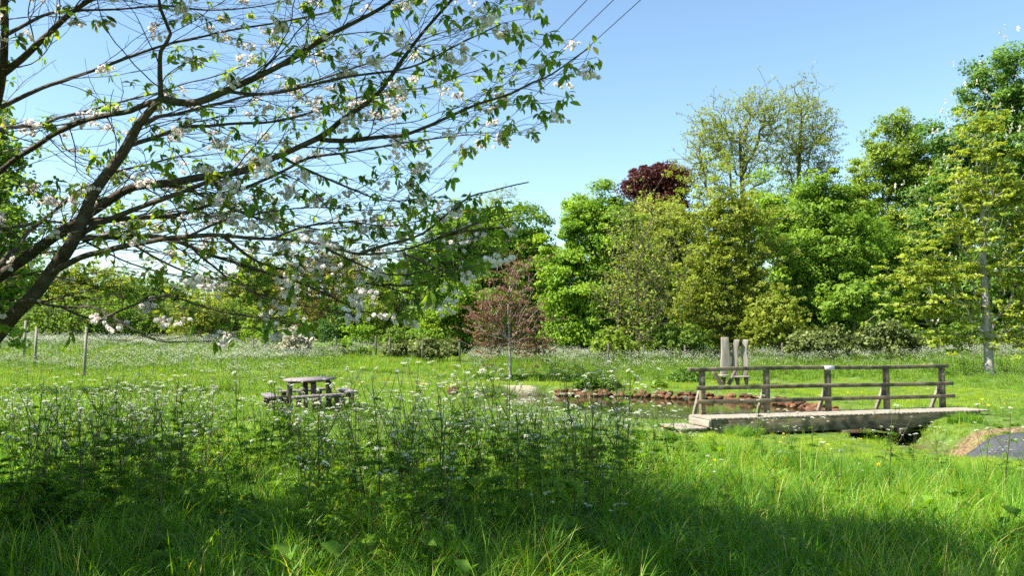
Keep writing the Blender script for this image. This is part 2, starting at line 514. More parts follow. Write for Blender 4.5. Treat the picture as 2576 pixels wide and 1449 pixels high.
for i in range(5):
    x = L_POST * i / 4
    mb = MB(); mb.box(x - .06, x + .06, -.06, .06, 0.002, 1.06)
    bevel(mb.build('post', M['wood'], bridge), .006)
    # raking brace on the outer side of the post, standing on a ledger
    mb = MB()
    a = Vector((x - .025, .38, -.03)); b = Vector((x - .025, .064, .60))
    d = (b - a); ln = d.length; d.normalize()
    nrm = Vector((0, d.z, -d.y))
    q = [a - Vector((.04, 0, 0)) - nrm * .04, a + Vector((.04, 0, 0)) - nrm * .04, a + Vector((.04, 0, 0)) + nrm * .04, a - Vector((.04, 0, 0)) + nrm * .04]
    v = [tuple(c) for c in q] + [tuple(c + d * ln) for c in q]
    mb.add(v, [(0, 1, 2, 3), (7, 6, 5, 4), (0, 4, 5, 1), (1, 5, 6, 2), (2, 6, 7, 3), (3, 7, 4, 0)])
    bevel(mb.build('brace', M['deck'], bridge), .005)
    mb = MB(); mb.box(x - .09, x + .04, .11, .44, -.15, -.035); bevel(mb.build('outrigger', M['wood'], bridge), .005)
for z0, z1, e0, e1, dp in ((1.062, 1.155, -.36, .17, .13), (.60, .70, -.20, .28, .05), (.265, .36, -.20, .33, .05)):
    mb = MB(); n = 24
    xs = np.linspace(-.0 + e0, L_POST + e1, n)
    y0, y1 = (-.085, .085) if z0 > 1 else (-.062 - dp, -.062)
    sag = (vnoise(xs, xs * 0 + z0, 1.1, 31) - .5) * .022
    ring = np.array([(y0, z0), (y1, z0), (y1, z1), (y0, z1)])
    v = np.stack([np.repeat(xs, 4), np.tile(ring[:, 0], n), np.tile(ring[:, 1], n) + np.repeat(sag, 4)], 1)
    j = np.arange(n - 1)[:, None] * 4; s = np.arange(4)[None, :]; s2 = (s + 1) % 4
    mb.add(v, np.concatenate([np.stack([j + s, j + 4 + s, j + 4 + s2, j + s2], -1).reshape(-1, 4), [[0, 1, 2, 3], [(n - 1) * 4 + 3, (n - 1) * 4 + 2, (n - 1) * 4 + 1, (n - 1) * 4]]]))
    bevel(mb.build('rail', M['wood'], bridge), .006)
mb = MB(); xm = L_POST / 2
mb.box(xm - .15, xm + .15, -.092, .092, 1.158, 1.164); mb.box(xm - .15, xm + .15, -.094, -.0885, 1.05, 1.1575)
tag(mb.build('metal_plate', M['metal'], bridge), 'pale metal plate wrapped over the middle of the top rail')

# ------------------------------------------------------------------ round picnic table
tc0 = ground_at(783, 1030)
TX, TY = (783 - 1288) / FPX * 18.6, 18.6
TZ = H(TX, TY)
table = empty('picnic_table', (TX, TY, TZ), 0)
table.rotation_euler = (R(1.4), R(-1.6), 0)
tag(table, 'round brown picnic table with four straight benches half sunk in tall meadow grass', 'picnic table')
TA = R(-154)      # heading of the left leg


def rotz(a): return Matrix.Rotation(a, 4, 'Z')


mb = MB(); n = 56; rad = .585
ang = np.arange(n) * 2 * math.pi / n
# planked disc: strips clipped to a circle
Mr = rotz(TA)
strips = 9
for i in range(strips):
    ya = -rad + 2 * rad * i / strips + .003; yb = -rad + 2 * rad * (i + 1) / strips - .003
    ys = np.linspace(ya, yb, 7)
    hw = np.sqrt(np.clip(rad ** 2 - ys ** 2, 0.0004, None))
    outl = [(-h_, y_) for h_, y_ in zip(hw, ys)] + [(h_, y_) for h_, y_ in zip(hw[::-1], ys[::-1])]
    k = len(outl)
    v = [tuple(Mr @ Vector((x_, y_, .715))) for x_, y_ in outl] + [tuple(Mr @ Vector((x_, y_, .755))) for x_, y_ in outl]
    quads = [(j_, (j_ + 1) % k, k + (j_ + 1) % k, k + j_) for j_ in range(k)]
    quads += [(k + j_, k + j_ + 1, k + k - 2 - j_, k + k - 1 - j_) for j_ in range(6)]
    quads += [(j_ + 1, j_, k - 1 - j_, k - 2 - j_) for j_ in range(6)]
    mb.add(v, quads)
mb.build('tabletop', M['table_top'], table)
for q in range(4):
    Mq = rotz(TA + q * math.pi / 2)
    mb = MB(); mb.box(.39, .50, -.055, .055, -.05, .66, Mq); bevel(mb.build('leg', M['table'], table), .006)
    mb = MB(); mb.box(.504, 1.02, -.045, .045, .27, .385, Mq)
    bevel(mb.build('seat_support', M['table'], table), .006)
    mb = MB()
    mb.box(.74, .865, -.55, .55, .39, .44, Mq); mb.box(.875, 1.0, -.55, .55, .39, .44, Mq)
    bevel(mb.build('bench_seat', M['table_top'], table), .008)
    for s in (-.42, .42):
        mb = MB(); mb.box(.82, .92, s - .05, s + .05, -.05, .385, Mq); bevel(mb.build('bench_leg', M['table'], table), .006)
mb = MB()
for q in range(2):
    mb.box(-.47, .47, -.06 + q * .0, .06, .663 - q * .001, .712 - q * .001, rotz(TA + q * math.pi / 2 + .0)) if q == 0 else (mb.box(-.47, -.063, -.06, .06, .663, .712, rotz(TA + math.pi / 2)), mb.box(.063, .47, -.06, .06, .663, .712, rotz(TA + math.pi / 2)))
mb.build('top_support', M['table'], table)

# ------------------------------------------------------------------ carved timber seat beyond the pond
YS = 35.5
SC = YS / FPX


def slab(outline, thick, y, mname, parent, name, yaw=0.0):
    """an upright sawn slab: picture-like outline at its own distance, real thickness"""
    mb = MB()
    n = len(outline)                       # rows of (x_left, x_right, z)
    v = []
    for (a, b, z) in outline:
        sk = rng.uniform(-.012, .012)
        v += [(a, y - thick / 2 + sk, z), (b, y - thick / 2 + sk, z), (b - .01, y + thick / 2, z), (a + .01, y + thick / 2, z)]
    j = np.arange(n - 1)[:, None] * 4; s = np.arange(4)[None, :]; s2 = (s + 1) % 4
    q = np.stack([j + s, j + s2, j + 4 + s2, j + 4 + s], -1).reshape(-1, 4).tolist()
    q += [(3, 2, 1, 0), ((n - 1) * 4, (n - 1) * 4 + 1, (n - 1) * 4 + 2, (n - 1) * 4 + 3)]
    c = np.array(v).mean(0)
    v = np.array(v)
    if yaw:
        ca, sa = math.cos(yaw), math.sin(yaw)
        dx, dy = v[:, 0] - c[0], v[:, 1] - c[1]
        v[:, 0] = c[0] + dx * ca - dy * sa; v[:, 1] = c[1] + dx * sa + dy * ca
    mb.add(v, q)
    return bevel(mb.build(name, M[mname], parent), .02)


SX, SZ = at(1850, 972, YS).x, H(at(1850, 972, YS).x, YS)
seat = empty('timber_bench', (SX, YS, SZ))
tag(seat, 'rustic oak bench with three tall wavy plank backs standing beyond the footbridge', 'bench')


def zx(px): return (px - 1850) * SC


def zz(py): return at(1850, py, YS).z - SZ


def zc(a): return 1703.9 + .1929 * a


def zy(b): return 825.3 + .1929 * b


def rows(lst): return [(zx(zc(a)), zx(zc(b)), zz(zy(y))) for a, b, y in lst]


slab(rows([(565, 640, 612), (570, 672, 560), (570, 700, 500), (572, 708, 440), (578, 702, 380), (582, 690, 320), (583, 688, 250), (584, 684, 180), (585, 680, 120)])[::1], .16, .05, 'wood_grey', seat, 'backrest')
slab(rows([(722, 800, 622), (722, 802, 560), (722, 806, 480), (728, 808, 400), (735, 806, 340), (736, 806, 290), (742, 816, 250), (754, 828, 190), (762, 835, 150)]), .14, .12, 'wood_grey', seat, 'backrest', -.35)
slab(rows([(866, 925, 622), (866, 935, 560), (868, 945, 480), (866, 944, 420), (854, 930, 350), (852, 925, 300), (862, 935, 240), (874, 948, 190), (880, 955, 150)]), .14, .16, 'wood_grey', seat, 'backrest', -.35)
mb = MB(); mb.box(zx(zc(545)), zx(zc(645)), -.45, .14, zz(zy(628)), zz(zy(606))); bevel(mb.build('seat', M['wood_grey'], seat), .015)
mb = MB(); mb.box(zx(zc(706)), zx(zc(915)), -.42, .20, zz(zy(642)), zz(zy(624))); bevel(mb.build('seat', M['wood_grey'], seat), .015)
for (xa, ya, xb, yb) in ((440, 540, 595, 790), (742, 545, 615, 790)):
    a = Vector((zx(zc(xa)), -.28, zz(zy(ya)))); b = Vector((zx(zc(xb)), -.22, min(zz(zy(yb)), -.1)))
    mb = MB(); t = np.linspace(0, 1, 6)[:, None]
    pts = np.array(a) * (1 - t) + np.array(b) * t; pts[:, 2] -= .05 * np.sin(t[:, 0] * math.pi)
    mb.tube(pts, np.linspace(.075, .10, 6), 8); mb.build('forked_leg', M['bark'], seat, smooth=True)
for (x0, x1, xa, xb, yy) in ((738, 806, 768, 800, -.1), (862, 922, 884, 912, -.05), (575, 640, 590, 625, .05)):
    slab([(zx(zc(xa)), zx(zc(xb)), -.12), (zx(zc((x0 + xa) / 2)), zx(zc((x1 + xb) / 2)), zz(zy(690))), (zx(zc(x0)), zx(zc(x1)), zz(zy(645)))], .14, yy, 'bark', seat, 'leg')

# ------------------------------------------------------------------ fence, stakes, utility pole, wires
fence = empty('wire_fence', (0, 42.3, 0))
tag(fence, 'low post and wire fence along the far edge of the meadow before the trees', 'fence')
fx = [640, 730, 847, 947, 981, 1063, 1157, 1305, 1365, 1528, 1619, 1722, 1830, 1966, 2090, 2267, 2448]
tops = []
for px in fx:
    Y = 42.3 + rng.uniform(-.3, .3)
    x = (px - 1288) / FPX * Y
    z = H(x, Y)
    mb = MB(); h = rng.uniform(1.0, 1.25)
    lean = rng.uniform(-.05, .05)
    mb.tube([(x, Y - 42.3, z - .2), (x + lean * .5, Y - 42.3, z + h * .5), (x + lean, Y - 42.3, z + h)], [.05, .05, .045], 7)
    mb.build('post', M['fence_post'], fence, smooth=False)
    tops.append((x + lean * .8, Y - 42.3, z + h))
for dz in (-.12, -.45):
    mb = MB(); mb.tube(np.array(tops) + np.array([0, -.055, dz]), .004, 4); mb.build('wire', M['wire'], fence)

for px, py, Y, h, lb in ((217, 955, 29.8, 1.95, 'tall grey wooden stake standing by the mown path, nearest of three'), (92, 922, 33, 1.75, 'grey wooden stake under the cherry bough, middle one of three'), (64, 917, 34.5, 1.75, 'grey wooden stake under the cherry bough, leftmost of three')):
    x = (px - 1288) / FPX * Y; z = H(x, Y)
    mb = MB(); mb.tube([(x, Y, z - .2), (x + .01, Y, z + h * .5), (x + .03, Y, z + h)], [.055, .052, .05], 8)
    o = mb.build('wooden_stake', M['post'], smooth=False); tag(o, lb, 'stake', 'wooden stakes in the left meadow')

PY = 95.0
pole = empty('utility_pole', (at(783, 735, PY).x, PY, H(at(783, 735, PY).x, PY)))
tag(pole, 'slim grey utility pole carrying three wires, seen beyond the bramble bank', 'utility pole')
ptop = at(783, 735, PY).z - pole.location.z
mb = MB(); mb.tube([(0, 0, -.3), (0, 0, ptop * .5), (0, 0, ptop + .25)], [.16, .14, .11], 9); mb.build('shaft', M['post'], pole, smooth=True)
wdir = Vector((25.6, -80, 0)).normalized(); wn_ = Vector((-wdir.y, wdir.x, 0)); wn_ = wn_ if wn_.x > 0 else -wn_
ca = math.atan2(wn_.y, wn_.x)
mb = MB(); mb.box(-.95, .95, .115, .215, ptop - .13, ptop, rotz(ca)); mb.build('crossarm', M['post'], pole)
for s in (-.8, 0, .8):
    mb = MB(); b = rotz(ca) @ Vector((s, .165, 0))
    mb.tube([(b.x, b.y, ptop + .004), (b.x, b.y, ptop + .07), (b.x, b.y, ptop + .14), (b.x, b.y, ptop + .18)], [.03, .06, .06, .03], 7); mb.build('insulator', M['metal'], pole)
for s, px in ((-.8, 1475), (0, 1542), (.8, 1610)):
    b = rotz(ca) @ Vector((s, .165, 0))
    A = np.array(pole.location) + np.array([b.x, b.y, ptop + .18])
    q = at(px, 0, 15.0)
    B = np.array(q)
    ext = A + (B - A) * 1.45                      # goes on over the camera's head to the next pole
    t = np.linspace(0, 1, 60)[:, None]
    pts = A * (1 - t) + ext * t
    mb = MB(); mb.tube(pts, .011, 4)
    o = mb.build('power_line', M['wire'])
    tag(o, 'dark overhead power line crossing the blue sky, ' + {-.8: 'left', 0: 'middle', .8: 'right'}[s] + ' of the three wires', 'power line', 'overhead power lines')

# ------------------------------------------------------------------ trees
def leaf_quads(mb, C, size, nbias, tint, aspect=.62, up=.6, droop=0.0):
    """diamond leaves at points C (n,3) with normals near nbias (n,3)"""
    n = len(C)
    N = rng.normal(size=(n, 3)) * .62 + nbias
    N /= np.linalg.norm(N, axis=1)[:, None] + 1e-9
    A = rng.normal(size=(n, 3)); A[:, 2] -= droop
    A -= N * (A * N).sum(1)[:, None]
    A /= np.linalg.norm(A, axis=1)[:, None] + 1e-9
    B = np.cross(N, A)
    s = (np.asarray(size) * rng.choice([.5, .75, 1.0, 1.2, 1.5], n) * rng.uniform(.9, 1.1, n))[:, None]
    fold = N * s * .12
    v = np.stack([C - A * s * .5, C + B * s * aspect * .5 + fold, C + A * s * .5, C - B * s * aspect * .5 + fold], 1).reshape(-1, 3)
    q = np.arange(n * 4).reshape(-1, 4)
    mb.add(v, q, tint=np.repeat(tint, 4))


def grow_tree(nodes0, parents0, pts, bf=.3, seed_path=None):
    """joins points pts to the stem nodes0, each to the node that is near and a short way from the root"""
    nodes = [np.asarray(p, float) for p in nodes0]; par = list(parents0)
    plen = [0.0] * len(nodes)
    for i in range(1, len(nodes)):
        plen[i] = plen[par[i]] + np.linalg.norm(nodes[i] - nodes[par[i]])
    P = np.asarray(pts, float); n = len(P)
    N = np.array(nodes); PLn = np.array(plen)
    D = np.linalg.norm(P[:, None, :] - N[None], axis=2) + bf * PLn[None]
    low = N[:, 2] < .75 * P[:, 2].min()
    if not low.all(): D[:, low] += 60
    best = D.argmin(1); bd = D.min(1)
    done = np.zeros(n, bool)
    for _ in range(n):
        i = int(np.where(done, 1e9, bd).argmin())
        done[i] = True
        j = int(best[i])
        nodes.append(P[i]); par.append(j)
        pl = plen[j] + np.linalg.norm(P[i] - nodes[j]); plen.append(pl)
        k = len(nodes) - 1
        d = np.linalg.norm(P - P[i], axis=1) + bf * pl
        upd = (~done) & (d < bd)
        bd[upd] = d[upd]; best[upd] = k
    return np.array(nodes), par


def branch_mesh(mb, nodes, par, rtip, rmax, expo=.5, sides=5, stem_n=0, stem_r=None):
    n = len(nodes)
    cnt = np.zeros(n)
    kids = [[] for _ in range(n)]
    for i in range(1, n):
        kids[par[i]].append(i)
    for i in range(n - 1, -1, -1):
        cnt[i] = max(1.0, sum(cnt[k] for k in kids[i]))
    rad = np.minimum(rtip * cnt ** expo, rmax)
    if stem_r is not None:
        rad[:stem_n] = np.maximum(rad[:stem_n], stem_r)
    # chains: follow the thickest child
    visited = set()
    starts = [(0, None)]
    while starts:
        s, p0 = starts.pop()
        chain = [] if p0 is None else [p0]
        c = s
        while True:
            chain.append(c)
            ks = kids[c]
            if not ks: break
            ks = sorted(ks, key=lambda q: -cnt[q] - (1e6 if q < stem_n else 0))
            for q in ks[1:]: starts.append((q, c))
            c = ks[0]
        if len(chain) >= 2:
            pts = nodes[chain]; rr = rad[chain].copy()
            if p0 is not None: rr[0] = min(rr[0], rr[1] * 1.15)
            # smooth and subdivide a little
            if len(pts) >= 3:
                t = np.arange(len(pts)); tt = np.linspace(0, len(pts) - 1, (len(pts) - 1) * 2 + 1)
                pp = np.stack([np.interp(tt, t, pts[:, a]) for a in range(3)], 1)
                sm = pp.copy(); sm[1:-1] = .25 * pp[:-2] + .5 * pp[1:-1] + .25 * pp[2:]
                pts, rr = sm, np.interp(tt, t, rr)
            big = rr.max()
            mb.tube(pts, rr, 8 if big > .08 else (5 if big > .02 else 3), cap=False)
    return rad


TREES = []


def tree(name, label, cat, Y, base_px, blobs, leaf, clumps=120, per=110, lsize=.22, crad=.8, trunk_r=.22, bark='bark', group=None,
         twigs=0, trunk_top=None, flat=.6, bf=.3, tipr=.012, shell=.45, tint_rng=(.15, .85), flower=None, lean=0.0, nup=.55, trunk_pts=None, clip_low=True, expo=.5):
    if lsize >= .15 and cat != 'shrub':
        per = int(per * 1.9); lsize *= .70; crad *= 1.08; clumps = int(clumps * 1.45)
    base = at(base_px, HORIZON, Y); bx = base.x
    bz = H(bx, Y)
    root = empty(name, (bx, Y, bz))
    tag(root, label, cat, group)
    s = Y / FPX
    B = []
    for b in blobs:
        c = at(b[0], b[1], Y)
        dy = b[4] if len(b) > 4 else 0.0
        rxy = b[2] * s; rz = b[3] * s
        B.append((c.x - bx, dy, c.z - bz, rxy, min(rxy, 1.2 * rz) * .85 if len(b) < 6 else b[5], rz))
    B = np.array(B)
    wts = (B[:, 3] * B[:, 5]) ** .9; wts /= wts.sum()
    LF = rng.normal(size=(len(B), 9, 3)); LF /= np.linalg.norm(LF, axis=2)[:, :, None]
    LA = rng.uniform(-.42, .50, (len(B), 9))
    C = []; NB = []
    guard = 0
    st_z = (at(*trunk_pts[-1], Y).z - bz) if trunk_pts is not None else 0
    while len(C) < clumps and guard < clumps * 40:
        guard += 1
        i = rng.choice(len(B), p=wts)
        d = rng.normal(size=3); d /= np.linalg.norm(d)
        if d[1] > .3 and rng.random() < .55: d[1] = -d[1]
        lobe = 1 + float((LA[i] * np.clip(LF[i] @ d, 0, 1) ** 5).sum())
        r = rng.random() ** (shell * 1.25) * lobe
        if rng.random() < .035: r *= 1.18
        c = B[i, :3] + d * B[i, 3:6] * r
        if c[2] < .25: continue
        if trunk_pts is not None and abs(c[0]) < .5 and c[1] < .2 and c[2] < st_z * .62 and rng.random() < .75: continue
        C.append(c); NB.append(d * min(1.0, 0.35 + .65 * r))
    C = np.array(C); NB = np.array(NB)
    # stem
    if trunk_pts is not None:
        st = [np.array([at(a, b, Y).x - bx, 0, at(a, b, Y).z - bz]) for a, b in trunk_pts]
        st[0][2] = -.2
    else:
        tt = (trunk_top if trunk_top is not None else .72) * C[:, 2].max()
        tx = (C[:, 0].mean()) * .7 + lean
        st = [np.array([tx * (k / 6) ** 1.4 + rng.normal() * .06 * (k > 0), rng.normal() * .08 * (k > 0), -.2 + (tt + .2) * k / 6]) for k in range(7)]
    nst = len(st)
    ipts = C
    if twigs:
        # fine twig ends spread round the clumps
        idx = rng.integers(0, len(C), twigs)
        tw = C[idx] + rng.normal(size=(twigs, 3)) * crad * np.array([.8, .8, .8])
        tw = tw[tw[:, 2] > .3]
        ipts = np.concatenate([C, tw])
    nodes, par = grow_tree(st, [0] + list(range(nst - 1)), ipts, bf)
    sr = np.linspace(trunk_r, trunk_r * .07, nst)
    mbt = MB()
    branch_mesh(mbt, nodes, par, tipr, trunk_r * .62, expo, stem_n=nst, stem_r=sr)
    mbt.build('trunk', M[bark], root, smooth=True)
    if per > 0:
        src = ipts if twigs else C
        nb = np.concatenate([NB, NB[idx][:len(ipts) - len(C)]]) if twigs else NB
        pr = max(1, int(per * len(C) / len(src)))
        n = len(src) * pr
        ci = np.repeat(np.arange(len(src)), pr)
        off = rng.normal(size=(n, 3)); off /= np.linalg.norm(off, axis=1)[:, None]
        cr = crad * rng.choice([.5, .75, 1.0, 1.3], len(src))[ci]
        off *= (rng.random(n) ** .5)[:, None] * cr[:, None] * np.array([1, 1, flat]) * (.55 if twigs else 1)
        Pn = src[ci] + off
        keep = Pn[:, 2] > .08
        Pn = Pn[keep]; ci = ci[keep]; off = off[keep]
        bias = nb[ci] * .55 + np.array([0, 0, nup]) + off / crad * .35
        ct = rng.uniform(tint_rng[0], tint_rng[1], len(src))
        tint = np.clip(ct[ci] + rng.normal(size=len(ci)) * .19, 0, 1)
        mbl = MB(); leaf_quads(mbl, Pn, lsize, bias, tint)
        mbl.build('crown', M[leaf] if isinstance(leaf, str) else leaf, root)
    if flower:
        fm, nf, fs, fl = flower
        sel = rng.choice(len(C), nf)
        mbf = MB()
        for i_ in sel:
            c = C[i_] + NB[i_] / (np.linalg.norm(NB[i_]) + 1e-6) * crad * 1.35 + rng.normal(size=3) * .3
            k = 10
            zz_ = np.linspace(0, 1, k)
            pts = np.stack([c[0] + rng.normal(size=k) * fs * .22 * (1.1 - zz_), c[1] + rng.normal(size=k) * fs * .22 * (1.1 - zz_), c[2] + zz_ * fs * fl], 1)
            leaf_quads(mbf, pts, fs * .45, np.zeros((k, 3)), rng.uniform(.2, 1, k), aspect=.9)
        mbf.build('blossom', M[fm], root)
    return root


G = lambda *c: c
M['lf_chestnut'] = leaf_mat('chestnut_leaf', [(0.0536, 0.1193, 0.0213), (0.0983, 0.196, 0.0262), (0.1696, 0.2813, 0.0475)], trans=.3)
M['lf_yellow'] = leaf_mat('sycamore_spring_leaf', [(0.1104, 0.1857, 0.0219), (0.1947, 0.2857, 0.0316), (0.2856, 0.3713, 0.0547)], trans=.42)
M['lf_beech'] = leaf_mat('beech_spring_leaf', [(0.144, 0.2038, 0.0224), (0.2488, 0.3125, 0.032), (0.3536, 0.4075, 0.056)], trans=.45)
M['lf_olive'] = leaf_mat('olive_leaf', [(0.1417, 0.1915, 0.0264), (0.2252, 0.2824, 0.036), (0.3168, 0.3646, 0.06)], trans=.4)
M['lf_green'] = leaf_mat('mid_green_leaf', [(0.0712, 0.1449, 0.0147), (0.1333, 0.2439, 0.02), (0.2222, 0.3278, 0.0319)], trans=.4)
M['lf_bright'] = leaf_mat('bright_green_leaf', [(0.0941, 0.1889, 0.0164), (0.1709, 0.299, 0.0238), (0.2735, 0.3936, 0.0365)], trans=.4)
M['lf_copper'] = leaf_mat('copper_leaf', [(0.0393, 0.0103, 0.0097), (0.0715, 0.0206, 0.0162), (0.1073, 0.0429, 0.027)], trans=.3, tcol=(1.5, .7, .7))
M['lf_pink'] = leaf_mat('young_copper_leaf', [(.12, .052, .042), (.19, .088, .065), (.22, .12, .07), (.15, .17, .035)], trans=.35, tcol=(1.3, 1, .8))
M['lf_dark'] = leaf_mat('dark_leaf', [(0.0363, 0.0924, 0.0108), (0.0743, 0.1617, 0.0162), (0.1403, 0.2464, 0.027)], trans=.28)
M['lf_brown'] = leaf_mat('bud_brown_leaf', [(0.12, 0.0992, 0.0286), (0.192, 0.168, 0.0416), (0.256, 0.24, 0.052)], trans=.35)
M['lf_willow'] = leaf_mat('willow_leaf', [(0.0882, 0.147, 0.0243), (0.1449, 0.2321, 0.0337), (0.2016, 0.3094, 0.0468)], trans=.38)
M['lf_lime'] = leaf_mat('lime_leaf', [(0.0942, 0.1797, 0.0202), (0.1608, 0.2724, 0.0277), (0.2328, 0.3478, 0.0504)], trans=.48)
M['lf_bramble'] = leaf_mat('bramble_leaf', [(0.077, 0.105, 0.033), (0.126, 0.161, 0.044), (0.182, 0.224, 0.066)], trans=.25)
M['lf_white'] = leaf_mat('hawthorn_bloom', [(.20, .22, .06), (.45, .42, .30), (.66, .62, .55)], trans=.3, tcol=(1, 1, .8))
M['candle'] = leaf_mat('chestnut_candle', [(.50, .48, .36), (.72, .70, .58)], trans=.3, tcol=(1, 1, .9))

grpB = 'trees along the far edge of the meadow'
tree('horse_chestnut', 'huge dark green horse chestnut with white flower candles at the right edge', 'tree', 54, 2560,
     [(2560, 210, 120, 100), (2500, 330, 125, 120), (2610, 420, 160, 200), (2400, 420, 85, 120), (2350, 540, 60, 110), (2480, 560, 160, 170), (2600, 760, 170, 140), (2440, 760, 130, 130)], 'lf_chestnut', 640, 110, .25, .8, .55, flower=('candle', 620, .26, 1.3), shell=.35)
tree('sycamore_tree', 'tall yellow-green sycamore standing left of the horse chestnut', 'tree', 59, 2215,
     [(2265, 340, 48, 70), (2210, 410, 85, 100), (2160, 480, 70, 110), (2290, 450, 60, 120), (2180, 600, 100, 130), (2320, 410, 70, 100), (2270, 450, 80, 90), (2140, 560, 80, 110), (2280, 600, 105, 160), (2210, 740, 120, 130)], 'lf_yellow', 340, 90, .24, .75, .35, shell=.5)
tree('poplar_tree', 'tall thinly leafed tree with several bare stems rising highest above the wood', 'tree', 66, 1880,
     [(1800, 330, 75, 85), (1880, 270, 75, 65), (1770, 360, 50, 40), (1860, 390, 110, 90), (1900, 520, 90, 110), (1940, 300, 55, 90), (1760, 430, 60, 60)], 'lf_olive', 240, 46, .18, .8, .33, twigs=1700, bf=.22, tipr=.016, trunk_top=.8, shell=.6, expo=.42)
tree('ash_tree', 'thinly leafed tall tree with open twiggy crown, right one of the high pair', 'tree', 68, 2005,
     [(2010, 265, 62, 62), (2060, 345, 55, 70), (2000, 380, 80, 90), (2070, 430, 60, 50), (2020, 520, 80, 110)], 'lf_olive', 190, 46, .18, .8, .3, twigs=1300, bf=.22, tipr=.016, trunk_top=.85, shell=.6, expo=.42)
tree('maple_tree', 'fresh mid green maple with rounded crown behind the middle of the footbridge', 'tree', 50, 2065,
     [(2060, 500, 70, 85), (2090, 610, 105, 110), (2025, 690, 85, 120), (2120, 740, 100, 110), (2060, 820, 100, 70)], 'lf_green', 300, 110, .23, .7, .3)
tree('field_maple', 'broad olive-yellow tree with visible stem behind the timber bench', 'tree', 48, 1825,
     [(1790, 540, 95, 95), (1870, 560, 80, 90), (1800, 660, 115, 120), (1890, 700, 90, 120), (1760, 780, 100, 100), (1860, 820, 120, 70)], 'lf_olive', 330, 85, .19, .7, .25, twigs=900, shell=.6)
tree('copper_beech', 'dark red copper beech dome showing above the green trees', 'tree', 74, 1655,
     [(1652, 446, 78, 40), (1690, 465, 50, 40), (1612, 470, 55, 42), (1650, 540, 85, 80), (1650, 700, 80, 150)], 'lf_copper', 260, 110, .3, .9, .4)
tree('bare_tree', 'nearly leafless tangle of grey twigs between the bright and olive trees', 'tree', 44.5, 1600,
     [(1600, 600, 75, 120), (1560, 720, 75, 110), (1650, 690, 80, 120), (1600, 800, 85, 70)], 'lf_olive', 150, 34, .13, .7, .12, twigs=2000, bf=.35, tipr=.009, shell=.7, expo=.45)
tree('lime_tree', 'bright green rounded tree with steep left side, right of the gap of sky', 'tree', 50, 1470,
     [(1475, 540, 70, 80), (1440, 640, 80, 110), (1415, 750, 70, 110), (1415, 840, 65, 60), (1470, 720, 90, 130), (1470, 840, 90, 60), (1530, 560, 70, 100), (1560, 700, 85, 150), (1500, 800, 90, 90), (1640, 760, 90, 110)], 'lf_bright', 400, 115, .23, .7, .3, shell=.42)
tree('field_maple', 'pale green small tree filling the gap behind the young copper beech', 'tree', 57, 1365,
     [(1360, 690, 45, 70), (1385, 770, 50, 90), (1345, 830, 60, 50)], 'lf_yellow', 110, 90, .22, .7, .15)
tree('horse_chestnut', 'great dark green domed tree standing alone left of the gap of sky', 'tree', 53, 1220,
     [(1230, 590, 120, 75), (1145, 590, 85, 75), (1320, 620, 70, 60), (1075, 690, 70, 85), (1240, 720, 120, 120), (1150, 770, 80, 80), (1330, 720, 65, 90), (1110, 850, 90, 50), (1240, 850, 90, 50)], 'lf_green', 520, 125, .25, .75, .5, shell=.34, tint_rng=(.2, 1))
tree('birch_tree', 'small thin crown peeping up behind the great dark dome', 'tree', 72, 1258,
     [(1262, 500, 50, 32), (1250, 560, 50, 50), (1255, 700, 40, 120)], 'lf_olive', 60, 40, .18, .7, .18, twigs=300, tipr=.012)
tree('oak_tree', 'brownish budding oak with ivy dark trunk seen through the cherry twigs', 'tree', 60, 838,
     [(830, 670, 95, 60), (760, 700, 65, 55), (905, 700, 80, 65), (830, 760, 110, 60)], 'lf_brown', 150, 70, .17, .8, .5, twigs=900, tipr=.014, trunk_top=.75, shell=.6)
tree('ivy_tree', 'ivy covered dark trunk standing beneath the brown oak', 'tree', 57, 850,
     [(842, 835, 32, 50), (870, 800, 24, 40)], 'lf_dark', 46, 110, .16, .5, .35, tint_rng=(0, .3))
tree('willow_tree', 'yellow-green tree right of the brown oak, behind the bramble bank', 'tree', 58, 975,
     [(960, 760, 75, 75), (1010, 710, 60, 60), (920, 830, 70, 60), (1000, 840, 80, 50)], 'lf_yellow', 200, 90, .2, .7, .2, shell=.5)
tree('copper_beech', 'young pinkish copper beech with slender pale stem in the meadow', 'young tree', 38, 1284,
     [(1300, 680, 30, 42), (1285, 745, 62, 45), (1235, 795, 65, 32), (1340, 800, 72, 40), (1225, 850, 60, 35), (1355, 865, 65, 30), (1285, 870, 95, 25)], 'lf_pink', 140, 78, .085, .5, .085, bark='bark_pale', twigs=600, bf=.5, tipr=.006, trunk_pts=[(1284, 915), (1282, 860), (1279, 800), (1279, 740), (1287, 700)], shell=.6, flat=.35)
tree('beech_tree', 'young yellow-green beech with pale straight trunk right of the footbridge', 'tree', 33, 2487,
     [(2470, 320, 45, 50), (2470, 400, 85, 50), (2440, 490, 120, 50), (2540, 490, 100, 50), (2400, 590, 150, 50), (2570, 590, 110, 50), (2330, 680, 140, 45), (2480, 690, 150, 45), (2580, 690, 110, 50),
      (2330, 770, 120, 40), (2480, 780, 160, 40), (2600, 790, 110, 45), (2400, 850, 130, 25), (2560, 850, 120, 25)], 'lf_beech', 500, 62, .13, .5, .20, bark='bark_pale', twigs=900, bf=.42, tipr=.0075,
     trunk_pts=[(2487, 925), (2486, 840), (2477, 740), (2472, 640), (2472, 540), (2466, 440), (2472, 380), (2478, 330)], shell=.55, flat=.3, nup=.9)
tree('hornbeam_tree', 'leafy green tree filling the wood behind the bare twiggy tree', 'tree', 56, 1720,
     [(1700, 580, 90, 110), (1640, 600, 80, 110), (1660, 720, 110, 130), (1760, 740, 110, 120), (1700, 830, 120, 60)], 'lf_olive', 240, 100, .24, .85, .25, shell=.5)
